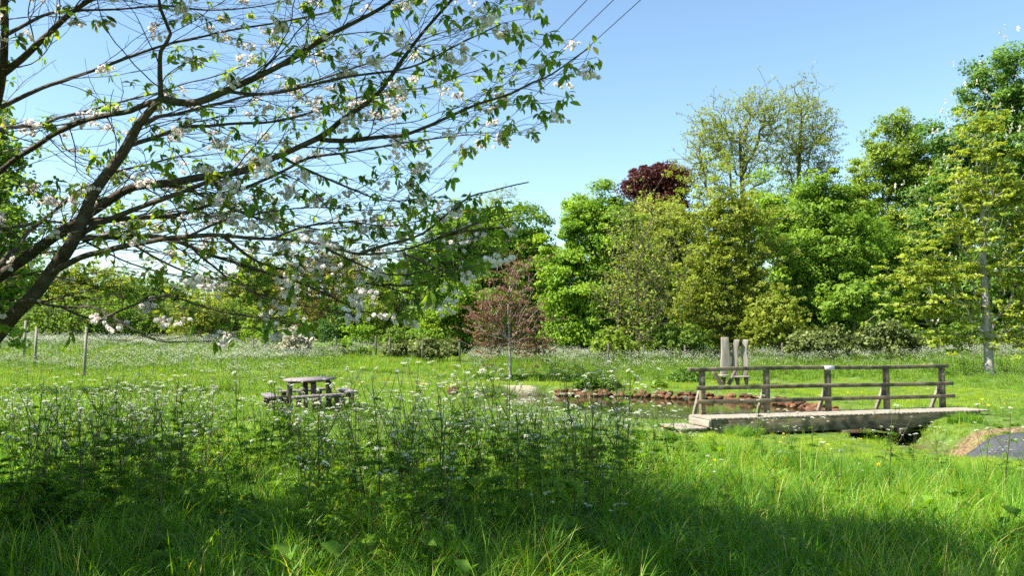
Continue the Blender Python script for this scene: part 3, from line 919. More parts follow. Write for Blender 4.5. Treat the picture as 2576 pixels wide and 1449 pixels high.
tree('hornbeam_tree', 'green tree closing the gap between the olive tree and the maple', 'tree', 58, 1960,
     [(1950, 560, 80, 110), (1975, 690, 90, 120), (1940, 790, 100, 90)], 'lf_bright', 200, 100, .24, .85, .25, shell=.5)
tree('hornbeam_tree', 'dim green tree behind the crown of the young beech', 'tree', 60, 2340,
     [(2350, 450, 70, 110), (2330, 560, 85, 130), (2370, 680, 100, 120), (2320, 780, 120, 90)], 'lf_green', 230, 100, .25, .85, .28, shell=.5)
tree('hornbeam_tree', 'green tree behind the lime green arching bush', 'tree', 55, 2190,
     [(2170, 660, 110, 110), (2200, 780, 120, 80)], 'lf_green', 170, 100, .24, .8, .25, shell=.5)
# shrubs along the meadow edge
grpS = 'shrubs at the meadow edge'
for (px, py, rx, ry, Y, lf, nm, lb, tw) in (
        (2150, 745, 85, 55, 43, 'lf_lime', 'hazel_bush', 'lime green arching bush left of the young beech', 0),
        (1950, 800, 75, 75, 45, 'lf_olive', 'hazel_bush', 'olive shrub with upright shoots behind the bridge rail', 300),
        (1700, 850, 80, 45, 44, 'lf_willow', 'hawthorn_bush', 'low sprawling grey-green bush left of the timber bench', 200),
        (1545, 858, 42, 40, 43, 'lf_yellow', 'hawthorn_bush', 'small yellow-green bush below the bare twiggy tree', 120),
        (2060, 855, 85, 35, 41, 'lf_bramble', 'bramble_bush', 'grey-green bramble heap above the bridge rail', 0),
        (2230, 850, 90, 38, 41, 'lf_bramble', 'bramble_bush', 'bramble heap under the lime green arching bush', 0),
        (2400, 860, 110, 35, 46, 'lf_willow', 'bramble_bush', 'scrubby bush behind the foot of the young beech', 150),
        (2590, 850, 90, 45, 44, 'lf_bramble', 'bramble_bush', 'scrubby bush at the right picture edge', 150),
        (862, 888, 92, 26, 43.5, 'lf_green', 'bramble_bush', 'fresh green low bramble bank right of the white blossoming bush', 0),
        (1060, 888, 108, 32, 43.5, 'lf_bramble', 'bramble_bush', 'dull grey-green bramble mound left of the young copper beech', 0),
        (905, 855, 32, 35, 50, 'lf_bright', 'elder_bush', 'small rounded bright bush behind the green bramble bank', 0),
        (1015, 855, 60, 30, 51, 'lf_willow', 'elder_bush', 'pale bush behind the grey-green bramble mound', 100),
        (742, 862, 32, 28, 42, 'lf_white', 'blossom_bush', 'little bush covered in whitish blossom left of the bramble bank', 60),
        (690, 860, 50, 45, 47, 'lf_green', 'hawthorn_bush', 'dark green hawthorn left of the white blossoming bush', 0),
        (655, 820, 40, 55, 50, 'lf_yellow', 'hawthorn_bush', 'yellowish tall bush behind the dark hawthorn', 80)):
    tree(nm, lb, 'shrub', Y, px, [(px, py, rx, ry), (px - rx * .5, py + ry * .45, rx * .6, ry * .6), (px + rx * .5, py + ry * .45, rx * .6, ry * .6)], lf,
         max(45, int(rx * ry / 38)), 80, .15, .42, .06, group=grpS, twigs=tw, tipr=.006, shell=.5, flat=.75, clip_low=False)
wl = ['olive willow scrub behind the tall stake', 'olive willow scrub with upright twigs right of the tall stake', 'rounded olive willow scrub under the hanging blossom', 'olive willow scrub below the distant ridge',
      'willow scrub right of the hanging blossom', 'rightmost olive willow scrub next to the yellowish bush', 'willow scrub at the left picture edge behind the stakes']
for k, (px, py, rx, ry) in enumerate(((215, 815, 70, 65), (320, 815, 75, 70), (425, 825, 70, 60), (500, 810, 75, 75), (580, 830, 60, 60), (625, 845, 50, 50), (110, 830, 60, 55))):
    tree('willow_bush', wl[k], 'shrub', 56 + k % 3 * 1.5, px, [(px, py, rx, ry), (px - rx * .4, py + 30, rx * .7, ry * .7), (px + rx * .4, py + 30, rx * .7, ry * .7)], ('lf_willow', 'lf_green', 'lf_willow', 'lf_olive')[k % 4], 95, 85, .17, .65, .09,
         group='willow scrub along the left field edge', twigs=500, tipr=.008, shell=.5, flat=1.2)
bgl = ['bare grey tree beyond the scrub, just left of the utility pole', 'twiggy bare tree beyond the willow scrub', 'pale leafing tree far behind the left scrub', 'distant rounded tree behind the leftmost scrub', 'far twiggy tree between the pale leafing ones']
for (px, lf, blobs, lb) in ((250, 'lf_olive', [(230, 720, 90, 70), (300, 760, 90, 60), (180, 770, 80, 60)], 'broad hazy green tree behind the willow scrub, left of the ridge gap'),
                            (60, 'lf_green', [(60, 690, 90, 90), (0, 760, 90, 80), (120, 770, 80, 60)], 'tall green hedgerow tree at the far left field edge'),
                            (400, 'lf_willow', [(380, 750, 80, 50), (450, 775, 70, 45)], 'long low hedgerow tree under the ridge gap'),
                            (640, 'lf_olive', [(620, 745, 70, 60), (680, 720, 60, 70), (560, 785, 70, 45)], 'olive hedgerow tree left of the utility pole')):
    tree('hedgerow_tree', lb, 'tree', 72, px, blobs, lf, 170, 80, .24, .8, .22, twigs=300, tipr=.012, shell=.55, group='hedgerow trees behind the left scrub')
for k, (px, py, rx, ry, lf, per) in enumerate(((690, 715, 55, 60, 'lf_brown', 30), (600, 745, 60, 45, 'lf_brown', 26), (300, 740, 80, 60, 'lf_willow', 60), (180, 730, 80, 60, 'lf_willow', 70), (420, 765, 60, 40, 'lf_brown', 30))):
    tree('field_tree', bgl[k], 'tree', 84, px, [(px, py, rx, ry), (px, py + 60, rx * .8, ry)], lf, 90, per, .26, .9, .2, twigs=500, tipr=.014, shell=.6, group='distant trees behind the left scrub')
tree('lime_tree', 'sunlit lime green tree at the left picture edge behind the cherry boughs', 'tree', 23, -40,
     [(20, 720, 80, 110), (-20, 520, 110, 130), (-80, 640, 130, 230), (10, 400, 70, 90), (-60, 820, 120, 70), (-90, 330, 90, 90)], 'lf_lime', 330, 90, .13, .42, .16, shell=.5)

# distant wood behind everything: reads as one mass
mb = MB(); n = 60000
th = rng.uniform(-90, 90, n); yy = rng.uniform(92, 108, n)
hz = height(th, yy) + rng.random(n) ** .8 * (2.5 + 3.5 * vnoise(th, yy, 7, 44) + 2.0 * sstep(0, 40, th))
leaf_quads(mb, np.stack([th, yy, hz], 1), .8, np.tile([0, -.3, .6], (n, 1)), rng.random(n))
o = mb.build('distant_wood', M['lf_willow']); tag(o, kind='stuff')

# ------------------------------------------------------------------ flowering cherry
CROWN = [(-4000, -4000), (1345, -4000), (1350, 0), (1375, 60), (1400, 95), (1512, 100), (1500, 190), (1420, 250), (1402, 320), (1270, 355), (1170, 400), (1135, 445), (1130, 505), (1200, 480),
         (1270, 490), (1350, 450), (1362, 520), (1290, 600), (1190, 690), (1150, 735), (1040, 800), (960, 815), (700, 830), (540, 872), (400, 872), (200, 850), (0, 835), (-200, 900), (-4000, 900)]
TRUNK = np.array([-5.05, 6.75, 0.0])
cherry = empty('cherry_tree', (TRUNK[0], TRUNK[1], H(TRUNK[0], TRUNK[1])))
tag(cherry, 'spreading cherry tree in white double blossom reaching in from the left foreground', 'tree')
OFF = np.array(cherry.location)


def catmull(P, step=.07):
    P = np.asarray(P, float)
    Q = np.vstack([2 * P[0] - P[1], P, 2 * P[-1] - P[-2]])
    out_ = []
    for i in range(1, len(Q) - 2):
        L_ = np.linalg.norm(Q[i + 1] - Q[i]); n_ = max(2, int(L_ / step))
        t_ = np.linspace(0, 1, n_, endpoint=False)[:, None]
        out_.append(.5 * (2 * Q[i] + (Q[i + 1] - Q[i - 1]) * t_ + (2 * Q[i - 1] - 5 * Q[i] + 4 * Q[i + 1] - Q[i + 2]) * t_ ** 2 + (3 * Q[i] - Q[i - 1] - 3 * Q[i + 1] + Q[i + 2]) * t_ ** 3))
    out_.append(P[-1:])
    return np.vstack(out_)


def W(lst):
    return [np.array(at(a, b, c)) for a, b, c in lst]


FORK = np.array([-4.95, 6.65, 1.05])
LIMBS = []     # (points, r0, r1)
LIMBS.append(([np.array([TRUNK[0], TRUNK[1], -.2]), np.array([TRUNK[0] + .03, TRUNK[1] - .02, .5]), FORK], .22, .15))
LIMBS.append(([FORK] + W([(0, 838, 6.35), (60, 758, 6.25), (130, 690, 6.2), (190, 600, 6.1), (248, 467, 6.05), (310, 372, 6.0), (345, 312, 5.95), (405, 248, 5.9)]), .105, .040))
LIMBS.append((W([(405, 248, 5.9), (470, 257, 5.85), (560, 228, 5.75), (640, 195, 5.65), (760, 135, 5.5), (830, 85, 5.4), (950, 20, 5.3), (1060, -60, 5.2)]), .040, .012))
LIMBS.append((W([(405, 248, 5.9), (398, 170, 5.85), (400, 130, 5.8), (425, 85, 5.75), (400, 20, 5.7), (395, -90, 5.6)]), .026, .012))
LIMBS.append((W([(397, 252, 5.9), (310, 276, 6.1), (248, 293, 6.3), (165, 327, 6.5), (83, 372, 6.7), (0, 434, 6.9), (-120, 560, 7.0)]), .026, .035))
LIMBS.append(([FORK] + W([(-60, 745, 6.9), (0, 695, 6.8), (60, 650, 6.75), (112, 612, 6.7), (180, 562, 6.6), (298, 484, 6.5), (413, 459, 6.4), (537, 446, 6.3), (620, 424, 6.2), (703, 393, 6.1), (806, 350, 6.0), (852, 310, 5.9), (955, 223, 5.7), (1017, 145, 5.6), (1058, 95, 5.5), (1141, 0, 5.3), (1220, -90, 5.2)]), .085, .010))
LIMBS.append((W([(806, 350, 6.0), (860, 353, 5.95), (955, 341, 5.8), (1017, 335, 5.7), (1079, 318, 5.6), (1120, 300, 5.5), (1203, 265, 5.3), (1286, 240, 5.2), (1340, 207, 5.1), (1410, 165, 5.0), (1478, 122, 4.9)]), .026, .006))
LIMBS.append((W([(200, 590, 6.1), (289, 541, 6.1), (372, 512, 6.05), (450, 485, 6.0), (530, 455, 6.1), (580, 436, 6.2)]), .032, .022))
LIMBS.append((W([(215, 560, 6.1), (322, 553, 6.3), (438, 537, 6.5), (520, 512, 6.7), (600, 480, 6.9), (703, 434, 7.1), (770, 400, 7.2), (872, 384, 7.1), (976, 366, 6.9), (1080, 352, 6.7), (1200, 338, 6.5), (1245, 345, 6.4)]), .032, .006))
LIMBS.append((W([(120, 690, 6.2), (220, 640, 6.0), (330, 612, 5.8), (450, 603, 5.6), (560, 594, 5.5), (680, 600, 5.4), (800, 612, 5.3), (900, 640, 5.2), (1000, 632, 5.1), (1100, 600, 5.1), (1200, 580, 5.0), (1275, 572, 5.0)]), .036, .006))
LIMBS.append((W([(190, 600, 6.1), (330, 590, 6.3), (480, 620, 6.4), (620, 672, 6.3), (740, 706, 6.2), (860, 708, 6.1), (960, 716, 6.0), (1060, 745, 5.9), (1125, 775, 5.9)]), .032, .006))
LIMBS.append((W([(60, 758, 6.25), (100, 764, 5.9), (150, 770, 5.7), (227, 773, 5.5), (269, 797, 5.4), (358, 842, 5.3), (430, 862, 5.2), (531, 858, 5.2)]), .022, .005))
LIMBS.append((W([(269, 797, 5.4), (330, 770, 5.4), (420, 740, 5.5), (520, 770, 5.6), (640, 800, 5.6), (720, 800, 5.7)]), .012, .004))
LIMBS.append((W([(560, 594, 5.5), (640, 650, 5.6), (760, 690, 5.7), (860, 760, 5.8), (950, 805, 5.8)]), .016, .005))
for lw in ([(800, 612, 5.3), (880, 660, 5.5), (960, 690, 5.6), (1040, 690, 5.6), (1120, 670, 5.6)], [(740, 706, 6.2), (820, 740, 6.4), (900, 780, 6.6), (980, 800, 6.6)],
           [(680, 600, 5.4), (780, 570, 5.7), (900, 560, 6.0), (1020, 560, 6.2), (1130, 520, 6.3)], [(480, 620, 6.4), (560, 700, 6.8), (660, 750, 7.0), (760, 775, 7.2), (860, 790, 7.2)],
           [(330, 612, 5.8), (420, 660, 5.9), (520, 700, 6.0), (620, 725, 6.0), (720, 760, 5.9)], [(450, 603, 5.6), (560, 560, 5.9), (690, 530, 6.2), (820, 520, 6.4), (940, 530, 6.5), (1030, 520, 6.5)],
           [(1000, 632, 5.1), (1070, 660, 5.0), (1130, 690, 5.0), (1165, 715, 5.0)], [(960, 716, 6.0), (1030, 720, 5.9), (1100, 700, 5.8), (1150, 680, 5.8)], [(1100, 600, 5.1), (1170, 570, 5.0), (1240, 540, 5.0), (1300, 530, 4.95)],
           [(150, 770, 5.7), (210, 800, 5.9), (300, 815, 6.2), (380, 800, 6.4), (460, 790, 6.5)], [(200, 600, 6.1), (300, 650, 6.6), (420, 690, 7.0), (540, 700, 7.3), (640, 690, 7.4)]):
    LIMBS.append((W(lw), .013, .0045))
LIMBS.append((W([(900, 640, 5.2), (980, 610, 5.2), (1060, 585, 5.2), (1110, 545, 5.1), (1182, 494, 5.1), (1240, 478, 5.0), (1330, 458, 4.9)]), .016, .005))
LIMBS.append((W([(703, 393, 6.1), (790, 440, 6.3), (870, 470, 6.5), (960, 500, 6.6), (1060, 500, 6.6), (1120, 470, 6.6)]), .016, .005))
LIMBS.append((W([(413, 459, 6.4), (560, 520, 7.2), (700, 560, 7.8), (850, 575, 8.2), (980, 560, 8.4), (1050, 540, 8.5)]), .022, .006))
LIMBS.append((W([(310, 372, 6.0), (420, 330, 6.4), (560, 310, 6.9), (700, 300, 7.3), (860, 255, 7.6), (1000, 230, 7.8), (1120, 210, 7.9), (1240, 160, 7.9)]), .028, .006))
LIMBS.append((W([(345, 312, 5.95), (470, 280, 6.6), (600, 245, 7.2), (760, 215, 7.7), (900, 170, 8.0), (1040, 110, 8.2), (1200, 50, 8.2)]), .026, .006))
LIMBS.append((W([(560, 228, 5.75), (660, 240, 5.6), (780, 215, 5.5), (900, 190, 5.4), (1030, 170, 5.3), (1140, 120, 5.2), (1260, 60, 5.1)]), .018, .005))
LIMBS.append(([FORK] + W([(-120, 560, 7.0), (-30, 330, 6.6), (2, 190, 6.2), (10, 90, 5.9), (14, -20, 5.6), (40, -220, 5.2), (120, -520, 4.8)]), .06, .03))
LIMBS.append((W([(2, 190, 6.2), (41, 157, 6.1), (103, 99, 6.0), (165, 45, 5.9), (223, 4, 5.8), (330, -70, 5.7), (520, -160, 5.5)]), .040, .012))
LIMBS.append((W([(-10, 275, 6.4), (103, 223, 6.6), (165, 207, 6.8), (260, 170, 7.0), (400, 120, 7.2), (560, 80, 7.4), (720, 50, 7.5), (880, 10, 7.5), (1050, -60, 7.5)]), .026, .006))
LIMBS.append((W([(10, 90, 5.9), (120, 40, 6.4), (260, 25, 6.8), (420, 15, 7.1), (600, 20, 7.3), (800, -20, 7.5)]), .02, .006))
LIMBS.append((W([(-30, 330, 6.6), (60, 320, 7.4), (180, 290, 8.2), (330, 250, 8.8), (500, 200, 9.2), (660, 150, 9.4)]), .03, .006))
LIMBS.append((W([(-60, 745, 6.9), (60, 600, 7.8), (170, 500, 8.6), (300, 430, 9.2), (450, 400, 9.6), (600, 380, 9.8)]), .04, .006))
LIMBS.append((W([(300, 430, 9.2), (420, 500, 9.4), (560, 560, 9.6), (700, 600, 9.7)]), .014, .005))
LIMBS.append((W([(-120, 560, 7.0), (0, 570, 7.6), (120, 560, 8.4), (260, 580, 9.0), (420, 640, 9.4), (560, 680, 9.5)]), .03, .006))
# the crown goes on out of the picture: up, to the left and towards the camera; extra limbs added here to shade the foreground
for dv in ((-2.6, -.6, 2.2), (-2.2, 2.2, 2.4), (-2.4, -2.4, 2.6), (-1.0, -3.0, 2.6), (-2.2, -1.3, 3.2), (-1.3, -1.9, 3.7), (-3.0, .3, 3.0), (-1.0, -1.0, 4.2), (-3.2, -1.6, 1.9), (-1.8, .8, 3.8), (-1.2, -2.6, 3.2), (-2.9, -2.6, 2.0), (.1, -3.2, 3.0), (1.0, -3.6, 3.2), (-.5, -4.0, 2.8), (.6, -2.2, 3.6)):
    d = np.array(dv)
    LIMBS.append(([FORK + d * .02, FORK + d * .3 + np.array([0, 0, .35]), FORK + d * .62 + np.array([0, 0, .35]), FORK + d * .9 + np.array([0, 0, .15]), FORK + d * 1.15], .06, .008))
UPN = np.array(at(40, -220, 5.2)); UPT = np.array(at(120, -520, 4.8))
for k0, dv in ((0, (2.2, -1.2, .5)), (0, (2.3, -.2, .6)), (0, (1.0, -2.6, .4)), (0, (-1.6, -1.4, .8)), (0, (-1.4, 1.6, 1.0)), (1, (1.8, -2.0, .5)), (1, (.4, .2, 1.6)), (1, (-.8, -2.2, .9)), (0, (1.8, -2.6, .1)), (0, (1.8, .5, .9)), (0, (1.4, -.4, 1.2)), (1, (1.2, -1.2, 1.1)), (1, (2.2, -.6, 1.4)), (1, (1.6, .1, 1.5)), (1, (-.6, 1.4, 1.2)), (1, (-1.8, .4, 1.0)), (0, (-1.0, .2, 1.4)), (1, (1.0, -3.0, .4)), (0, (-2.6, -.4, .6))):
    d = np.array(dv); b0 = UPT if k0 else UPN
    LIMBS.append(([b0, b0 + d * .3 + np.array([0, 0, .22]), b0 + d * .62 + np.array([0, 0, .25]), b0 + d * .9 + np.array([0, 0, .12]), b0 + d * 1.12], .032, .007))

wood = MB(); twig = MB()
ends = []      # (point, direction, strength)
fallen = 0


def ok_pts(P):
    px, py, dep = project(P)
    good = in_poly(px, py, CROWN) | (dep < .6)
    good &= P[:, 2] > 1.5
    # keep the air round the camera free
    good &= ~((np.hypot(P[:, 0], P[:, 1]) < 2.6))
    return good


def inside_frame(P):
    px, py, dep = project(P)
    return (dep > .5) & (px > -80) & (px < 2650) & (py > -80) & (py < 1500)


def shoot(p, d, length, r, level):
    n_ = max(3, int(length / .075))
    st = length / n_
    P = [p]; dd = d / np.linalg.norm(d)
    outw = p - TRUNK; outw[2] = 0; outw /= np.linalg.norm(outw) + 1e-6
    wob = rng.normal(size=3) * .10
    for _ in range(n_):
        wob = wob * .45 + rng.normal(size=3) * .21
        dd = dd + wob * .5 + outw * .030 + np.array([0, 0, .015 if dd[2] < .25 else -.03])
        dd /= np.linalg.norm(dd)
        P.append(P[-1] + dd * st)
    P = np.array(P)
    g_ = ok_pts(P)
    if not g_[0] and not g_[1]: return
    if not g_.all():
        k_ = int(np.argmin(g_))
        if k_ < 3: return
        P = P[:k_]
    rr = np.linspace(r, max(.0013, r * .38), len(P))
    twig.tube(P, rr, 4 if r > .006 else 3, cap=False)
    T = np.gradient(P, axis=0); T /= np.linalg.norm(T, axis=1)[:, None] + 1e-9
    ends.append((P[-1], T[-1], 1.0))
    vis = inside_frame(P[len(P) // 2][None])[0]
    if level == 1:
        stp = 1 if vis else 3
        for i_ in range(3, len(P) - 1, stp):
            if rng.random() < (.62 if vis else .72):
                side = np.cross(T[i_], [0, 0, 1]); side /= np.linalg.norm(side) + 1e-6
                sg = 1 if rng.random() < .5 else -1
                nd = T[i_] * rng.uniform(.5, 1.0) + side * sg * rng.uniform(.4, .9) + np.array([0, 0, rng.uniform(-.35, .4)])
                shoot(P[i_], nd, rng.uniform(.18, .62) * (1 - .4 * i_ / len(P)), max(.0022, rr[i_] * .6), 2)
    else:
        for i_ in range(2, len(P) - 1, 2):
            if rng.random() < (.42 if vis else .3):
                ends.append((P[i_], T[i_] * .4 + rng.normal(size=3) * .5, .5))


for pts, r0, r1 in LIMBS:
    Q = catmull(pts)
    if r0 < .15: r0, r1 = r0 * .74, max(r1 * .74, .003)
    nQ = len(Q)
    # knobbly, gently crooked wood
    Q = Q + np.stack([(vnoise(np.arange(nQ) * .07, np.full(nQ, k_ * 9.1 + nQ), .30, 70 + k_) - .5) * .05 for k_ in range(3)], 1) * np.clip(np.minimum(np.arange(nQ), np.arange(nQ)[::-1]) / 4, 0, 1)[:, None]
    rr = np.linspace(0, 1, nQ) ** .85 * (r1 - r0) + r0
    rr = rr * (1 + (vnoise(np.arange(nQ) * .07, np.zeros(nQ) + r0 * 99, .12, 77) - .5) * .22)
    wood.tube(Q, rr, 9 if r0 > .03 else 6, cap=True)
    T = np.gradient(Q, axis=0); T /= np.linalg.norm(T, axis=1)[:, None] + 1e-9
    ends.append((Q[-1], T[-1], 1.0))
    if r0 > .14: continue
    s0 = int(nQ * .10)
    acc = 0
    for i_ in range(s0, nQ, 2):
        visq = inside_frame(Q[i_][None])[0]
        if rng.random() > .95: continue
        side = np.cross(T[i_], [0, 0, 1]); side /= np.linalg.norm(side) + 1e-6
        sg = 1 if rng.random() < .5 else -1
        outw = Q[i_] - TRUNK; outw[2] = 0; outw /= np.linalg.norm(outw) + 1e-6
        nd = T[i_] * rng.uniform(.5, 1.0) + side * sg * rng.uniform(.25, .9) + outw * .35 + np.array([0, 0, rng.uniform(-.28, .42)])
        big = rr[i_] > .03
        shoot(Q[i_], nd, rng.uniform(.5, 1.7) * (1 if not big else 1.15) * (1 - .45 * i_ / nQ), float(np.clip(rr[i_] * .30, .0025, .006)), 1)
        if rng.random() < .35: ends.append((Q[i_], rng.normal(size=3), .4))


def cherry_leaf(mb, base, d, L_, tint):
    """lance-shaped drooping leaf with folded blade: arrays of leaves at once"""
    n_ = len(base)
    d = d / (np.linalg.norm(d, axis=1)[:, None] + 1e-9)
    side = np.cross(d, np.array([0, 0, 1.0])) + rng.normal(size=(n_, 3)) * .45
    side -= d * (side * d).sum(1)[:, None]
    side /= np.linalg.norm(side, axis=1)[:, None] + 1e-9
    nn = np.cross(side, d)
    L_ = L_[:, None]
    def pt(t, w, h): return base + d * L_ * t + side * L_ * w + nn * L_ * h
    wd = .20
    v = np.stack([pt(.0, 0, 0), pt(.30, wd * .85, .05), pt(.30, 0, -.02), pt(.30, -wd * .85, .05), pt(.62, wd, .03), pt(.62, 0, -.05), pt(.62, -wd, .03), pt(1.0, 0, -.16)], 1)
    v = v.reshape(-1, 3)
    o_ = np.arange(n_)[:, None] * 8
    tr = np.concatenate([o_ + np.array([[0, 1, 2]]), o_ + np.array([[0, 2, 3]]), o_ + np.array([[4, 7, 5]]), o_ + np.array([[5, 7, 6]])])
    q = np.concatenate([o_ + np.array([[1, 4, 5, 2]]), o_ + np.array([[2, 5, 6, 3]])])
    mb.add(v, q, tr, tint=np.repeat(tint, 8))


EP = np.array([e[0] for e in ends]); ED = np.array([e[1] for e in ends]); ES = np.array([e[2] for e in ends])
keep = ok_pts(EP); EP, ED, ES = EP[keep], ED[keep], ES[keep]
vis = inside_frame(EP)
leaves = MB(); bloss = MB(); stalk = MB()
# leaves: whorls at the tips and spurs
epx, epy, _d = project(EP)
pl = np.where(vis, np.where(epx > 1020, .46, .26), .98)
sel = rng.random(len(EP)) < pl * np.where(ES > .9, 1.0, .72)
idx = np.where(sel)[0]
num = rng.integers(4, 10, len(idx))
num = np.where(vis[idx], num, num + 8)  # whorls out of view get added leaves to deepen the foreground shade
li = np.repeat(idx, num)
nL = len(li)
dirs = ED[li] * .35 + rng.normal(size=(nL, 3)) * .55 + np.array([0, 0, -.55])
cl = rng.uniform(.1, .75, len(EP))
L_ = rng.uniform(.045, .10, nL) * np.where(vis[li], .95, 1.9)  # leaves out of view are oversized to thicken the shade they cast
cherry_leaf(leaves, EP[li] + rng.normal(size=(nL, 3)) * .012, dirs, L_, np.clip(cl[li] + rng.normal(size=nL) * .12, 0, 1))
# blossom: hanging bunches of double white flowers
sb = np.where(rng.random(len(EP)) < np.where(vis, .095, .08) * (.55 + .9 * vnoise(EP[:, 0], EP[:, 2] + EP[:, 1], .55, 55)))[0]
for i_ in sb:
    k_ = rng.integers(5, 14)
    hang = rng.uniform(.03, .075)
    for _ in range(k_):
        c_ = EP[i_] + np.array([rng.normal() * .035, rng.normal() * .035, -hang + rng.normal() * .02])
        stalk.tube([EP[i_], (EP[i_] + c_) / 2 + rng.normal(size=3) * .004, c_], .0012, 3, cap=False)
        n_ = 11
        dr = rng.normal(size=(n_, 3)); dr /= np.linalg.norm(dr, axis=1)[:, None]
        dr[:, 2] *= .7
        leaf_quads(bloss, c_ + dr * .0105, .024, dr * 1.4, rng.random(n_), aspect=.95)
for b_, nm, mt, sm in ((wood, 'trunk', 'bark_dark', True), (twig, 'twigs', 'bark_dark', True), (leaves, 'foliage', 'cherry_leaf', False), (bloss, 'blossom', 'petal', False), (stalk, 'flower_stalks', 'stem', False)):
    b_.v = [v_ - OFF.astype(np.float32) for v_ in b_.v]
    b_.build(nm, M[mt], cherry, smooth=sm)
print('cherry: ends', len(EP), 'leaves', nL, 'bunches', len(sb))

# ------------------------------------------------------------------ instanced ground cover (stuff)
def gn_scatter(name, P, rotz_, scl, tilt, variants, idx):
    """one object: points that carry a copy of one of the variant meshes each"""
    me = bpy.data.meshes.new(name)
    n_ = len(P)
    me.vertices.add(n_); me.vertices.foreach_set('co', np.asarray(P, np.float32).ravel())
    rot = np.stack([tilt[:, 0], tilt[:, 1], rotz_], 1).astype(np.float32)
    a_ = me.attributes.new('rot', 'FLOAT_VECTOR', 'POINT'); a_.data.foreach_set('vector', rot.ravel())
    a_ = me.attributes.new('scl', 'FLOAT', 'POINT'); a_.data.foreach_set('value', np.asarray(scl, np.float32))
    a_ = me.attributes.new('idx', 'INT', 'POINT'); a_.data.foreach_set('value', np.asarray(idx, np.int32))
    o_ = bpy.data.objects.new(name, me); COL.objects.link(o_)
    coll = bpy.data.collections.new(name + '_kinds')
    for k_, vm in enumerate(variants):
        vo = bpy.data.objects.new('%s_kind_%02d' % (name, k_), vm); coll.objects.link(vo)
    ng = bpy.data.node_groups.new(name + '_nodes', 'GeometryNodeTree')
    ng.interface.new_socket('Geometry', in_out='INPUT', socket_type='NodeSocketGeometry')
    ng.interface.new_socket('Geometry', in_out='OUTPUT', socket_type='NodeSocketGeometry')
    N_ = ng.nodes; Lk = ng.links
    gi = N_.new('NodeGroupInput'); go = N_.new('NodeGroupOutput')
    ip = N_.new('GeometryNodeInstanceOnPoints')
    ci_ = N_.new('GeometryNodeCollectionInfo'); ci_.inputs['Collection'].default_value = coll
    ci_.inputs['Separate Children'].default_value = True; ci_.inputs['Reset Children'].default_value = True
    def attr(nm, ty):
        q = N_.new('GeometryNodeInputNamedAttribute'); q.data_type = ty; q.inputs['Name'].default_value = nm
        return q.outputs['Attribute']
    ip.inputs['Pick Instance'].default_value = True
    Lk.new(gi.outputs[0], ip.inputs['Points']); Lk.new(ci_.outputs[0], ip.inputs['Instance'])
    Lk.new(attr('idx', 'INT'), ip.inputs['Instance Index'])
    e2r = N_.new('FunctionNodeEulerToRotation'); Lk.new(attr('rot', 'FLOAT_VECTOR'), e2r.inputs[0])
    Lk.new(e2r.outputs[0], ip.inputs['Rotation'])
    Lk.new(attr('scl', 'FLOAT'), ip.inputs['Scale'])
    Lk.new(ip.outputs[0], go.inputs[0])
    md = o_.modifiers.new('scatter', 'NODES'); md.node_group = ng
    return tag(o_, kind='stuff')


def blade_tuft(n_, h, spread, width, bend, dry=.10, mat='grass', seg=4, tone=0.0):
    mb = MB()
    a_ = rng.uniform(0, 2 * math.pi, n_); r_ = spread * rng.random(n_) ** .6
    bx_ = np.stack([np.cos(a_) * r_, np.sin(a_) * r_, np.full(n_, -.03)], 1)
    dr = rng.uniform(0, 2 * math.pi, n_)
    dirv = np.stack([np.cos(dr), np.sin(dr), np.zeros(n_)], 1)
    hh = h * rng.uniform(.5, 1.15, n_); bd = bend * rng.uniform(.3, 1.6, n_) * hh
    sd = np.stack([-np.sin(dr), np.cos(dr), np.zeros(n_)], 1)
    tw_ = rng.uniform(-.8, .8, n_)
    sd = sd * np.cos(tw_)[:, None] + dirv * np.sin(tw_)[:, None]
    w_ = width * rng.uniform(.6, 1.3, n_)
    V = []
    for s_ in range(seg + 1):
        t = s_ / seg
        c_ = bx_ + dirv * (bd * t ** 2.2)[:, None] + np.array([0, 0, 1.0]) * (hh * (t - .28 * t ** 3 * np.clip(bd / hh, 0, 1.2)))[:, None]
        ww = (w_ * (1 - t ** 1.8) + .0004)[:, None]
        V.append(c_ - sd * ww * .5); V.append(c_ + sd * ww * .5)
    V = np.stack(V, 1)
    o_ = np.arange(n_)[:, None] * (2 * (seg + 1))
    q = np.concatenate([o_ + np.array([[2 * s_, 2 * s_ + 1, 2 * s_ + 3, 2 * s_ + 2]]) for s_ in range(seg)])
    tn = np.where(rng.random(n_) < dry, rng.uniform(.85, 1, n_), np.clip(rng.uniform(.05, .60, n_) + tone, 0, .7))
    mb.add(V.reshape(-1, 3), q, tint=np.repeat(tn, 2 * (seg + 1)))
    return mb.mesh(mat + '_tuft', M[mat])


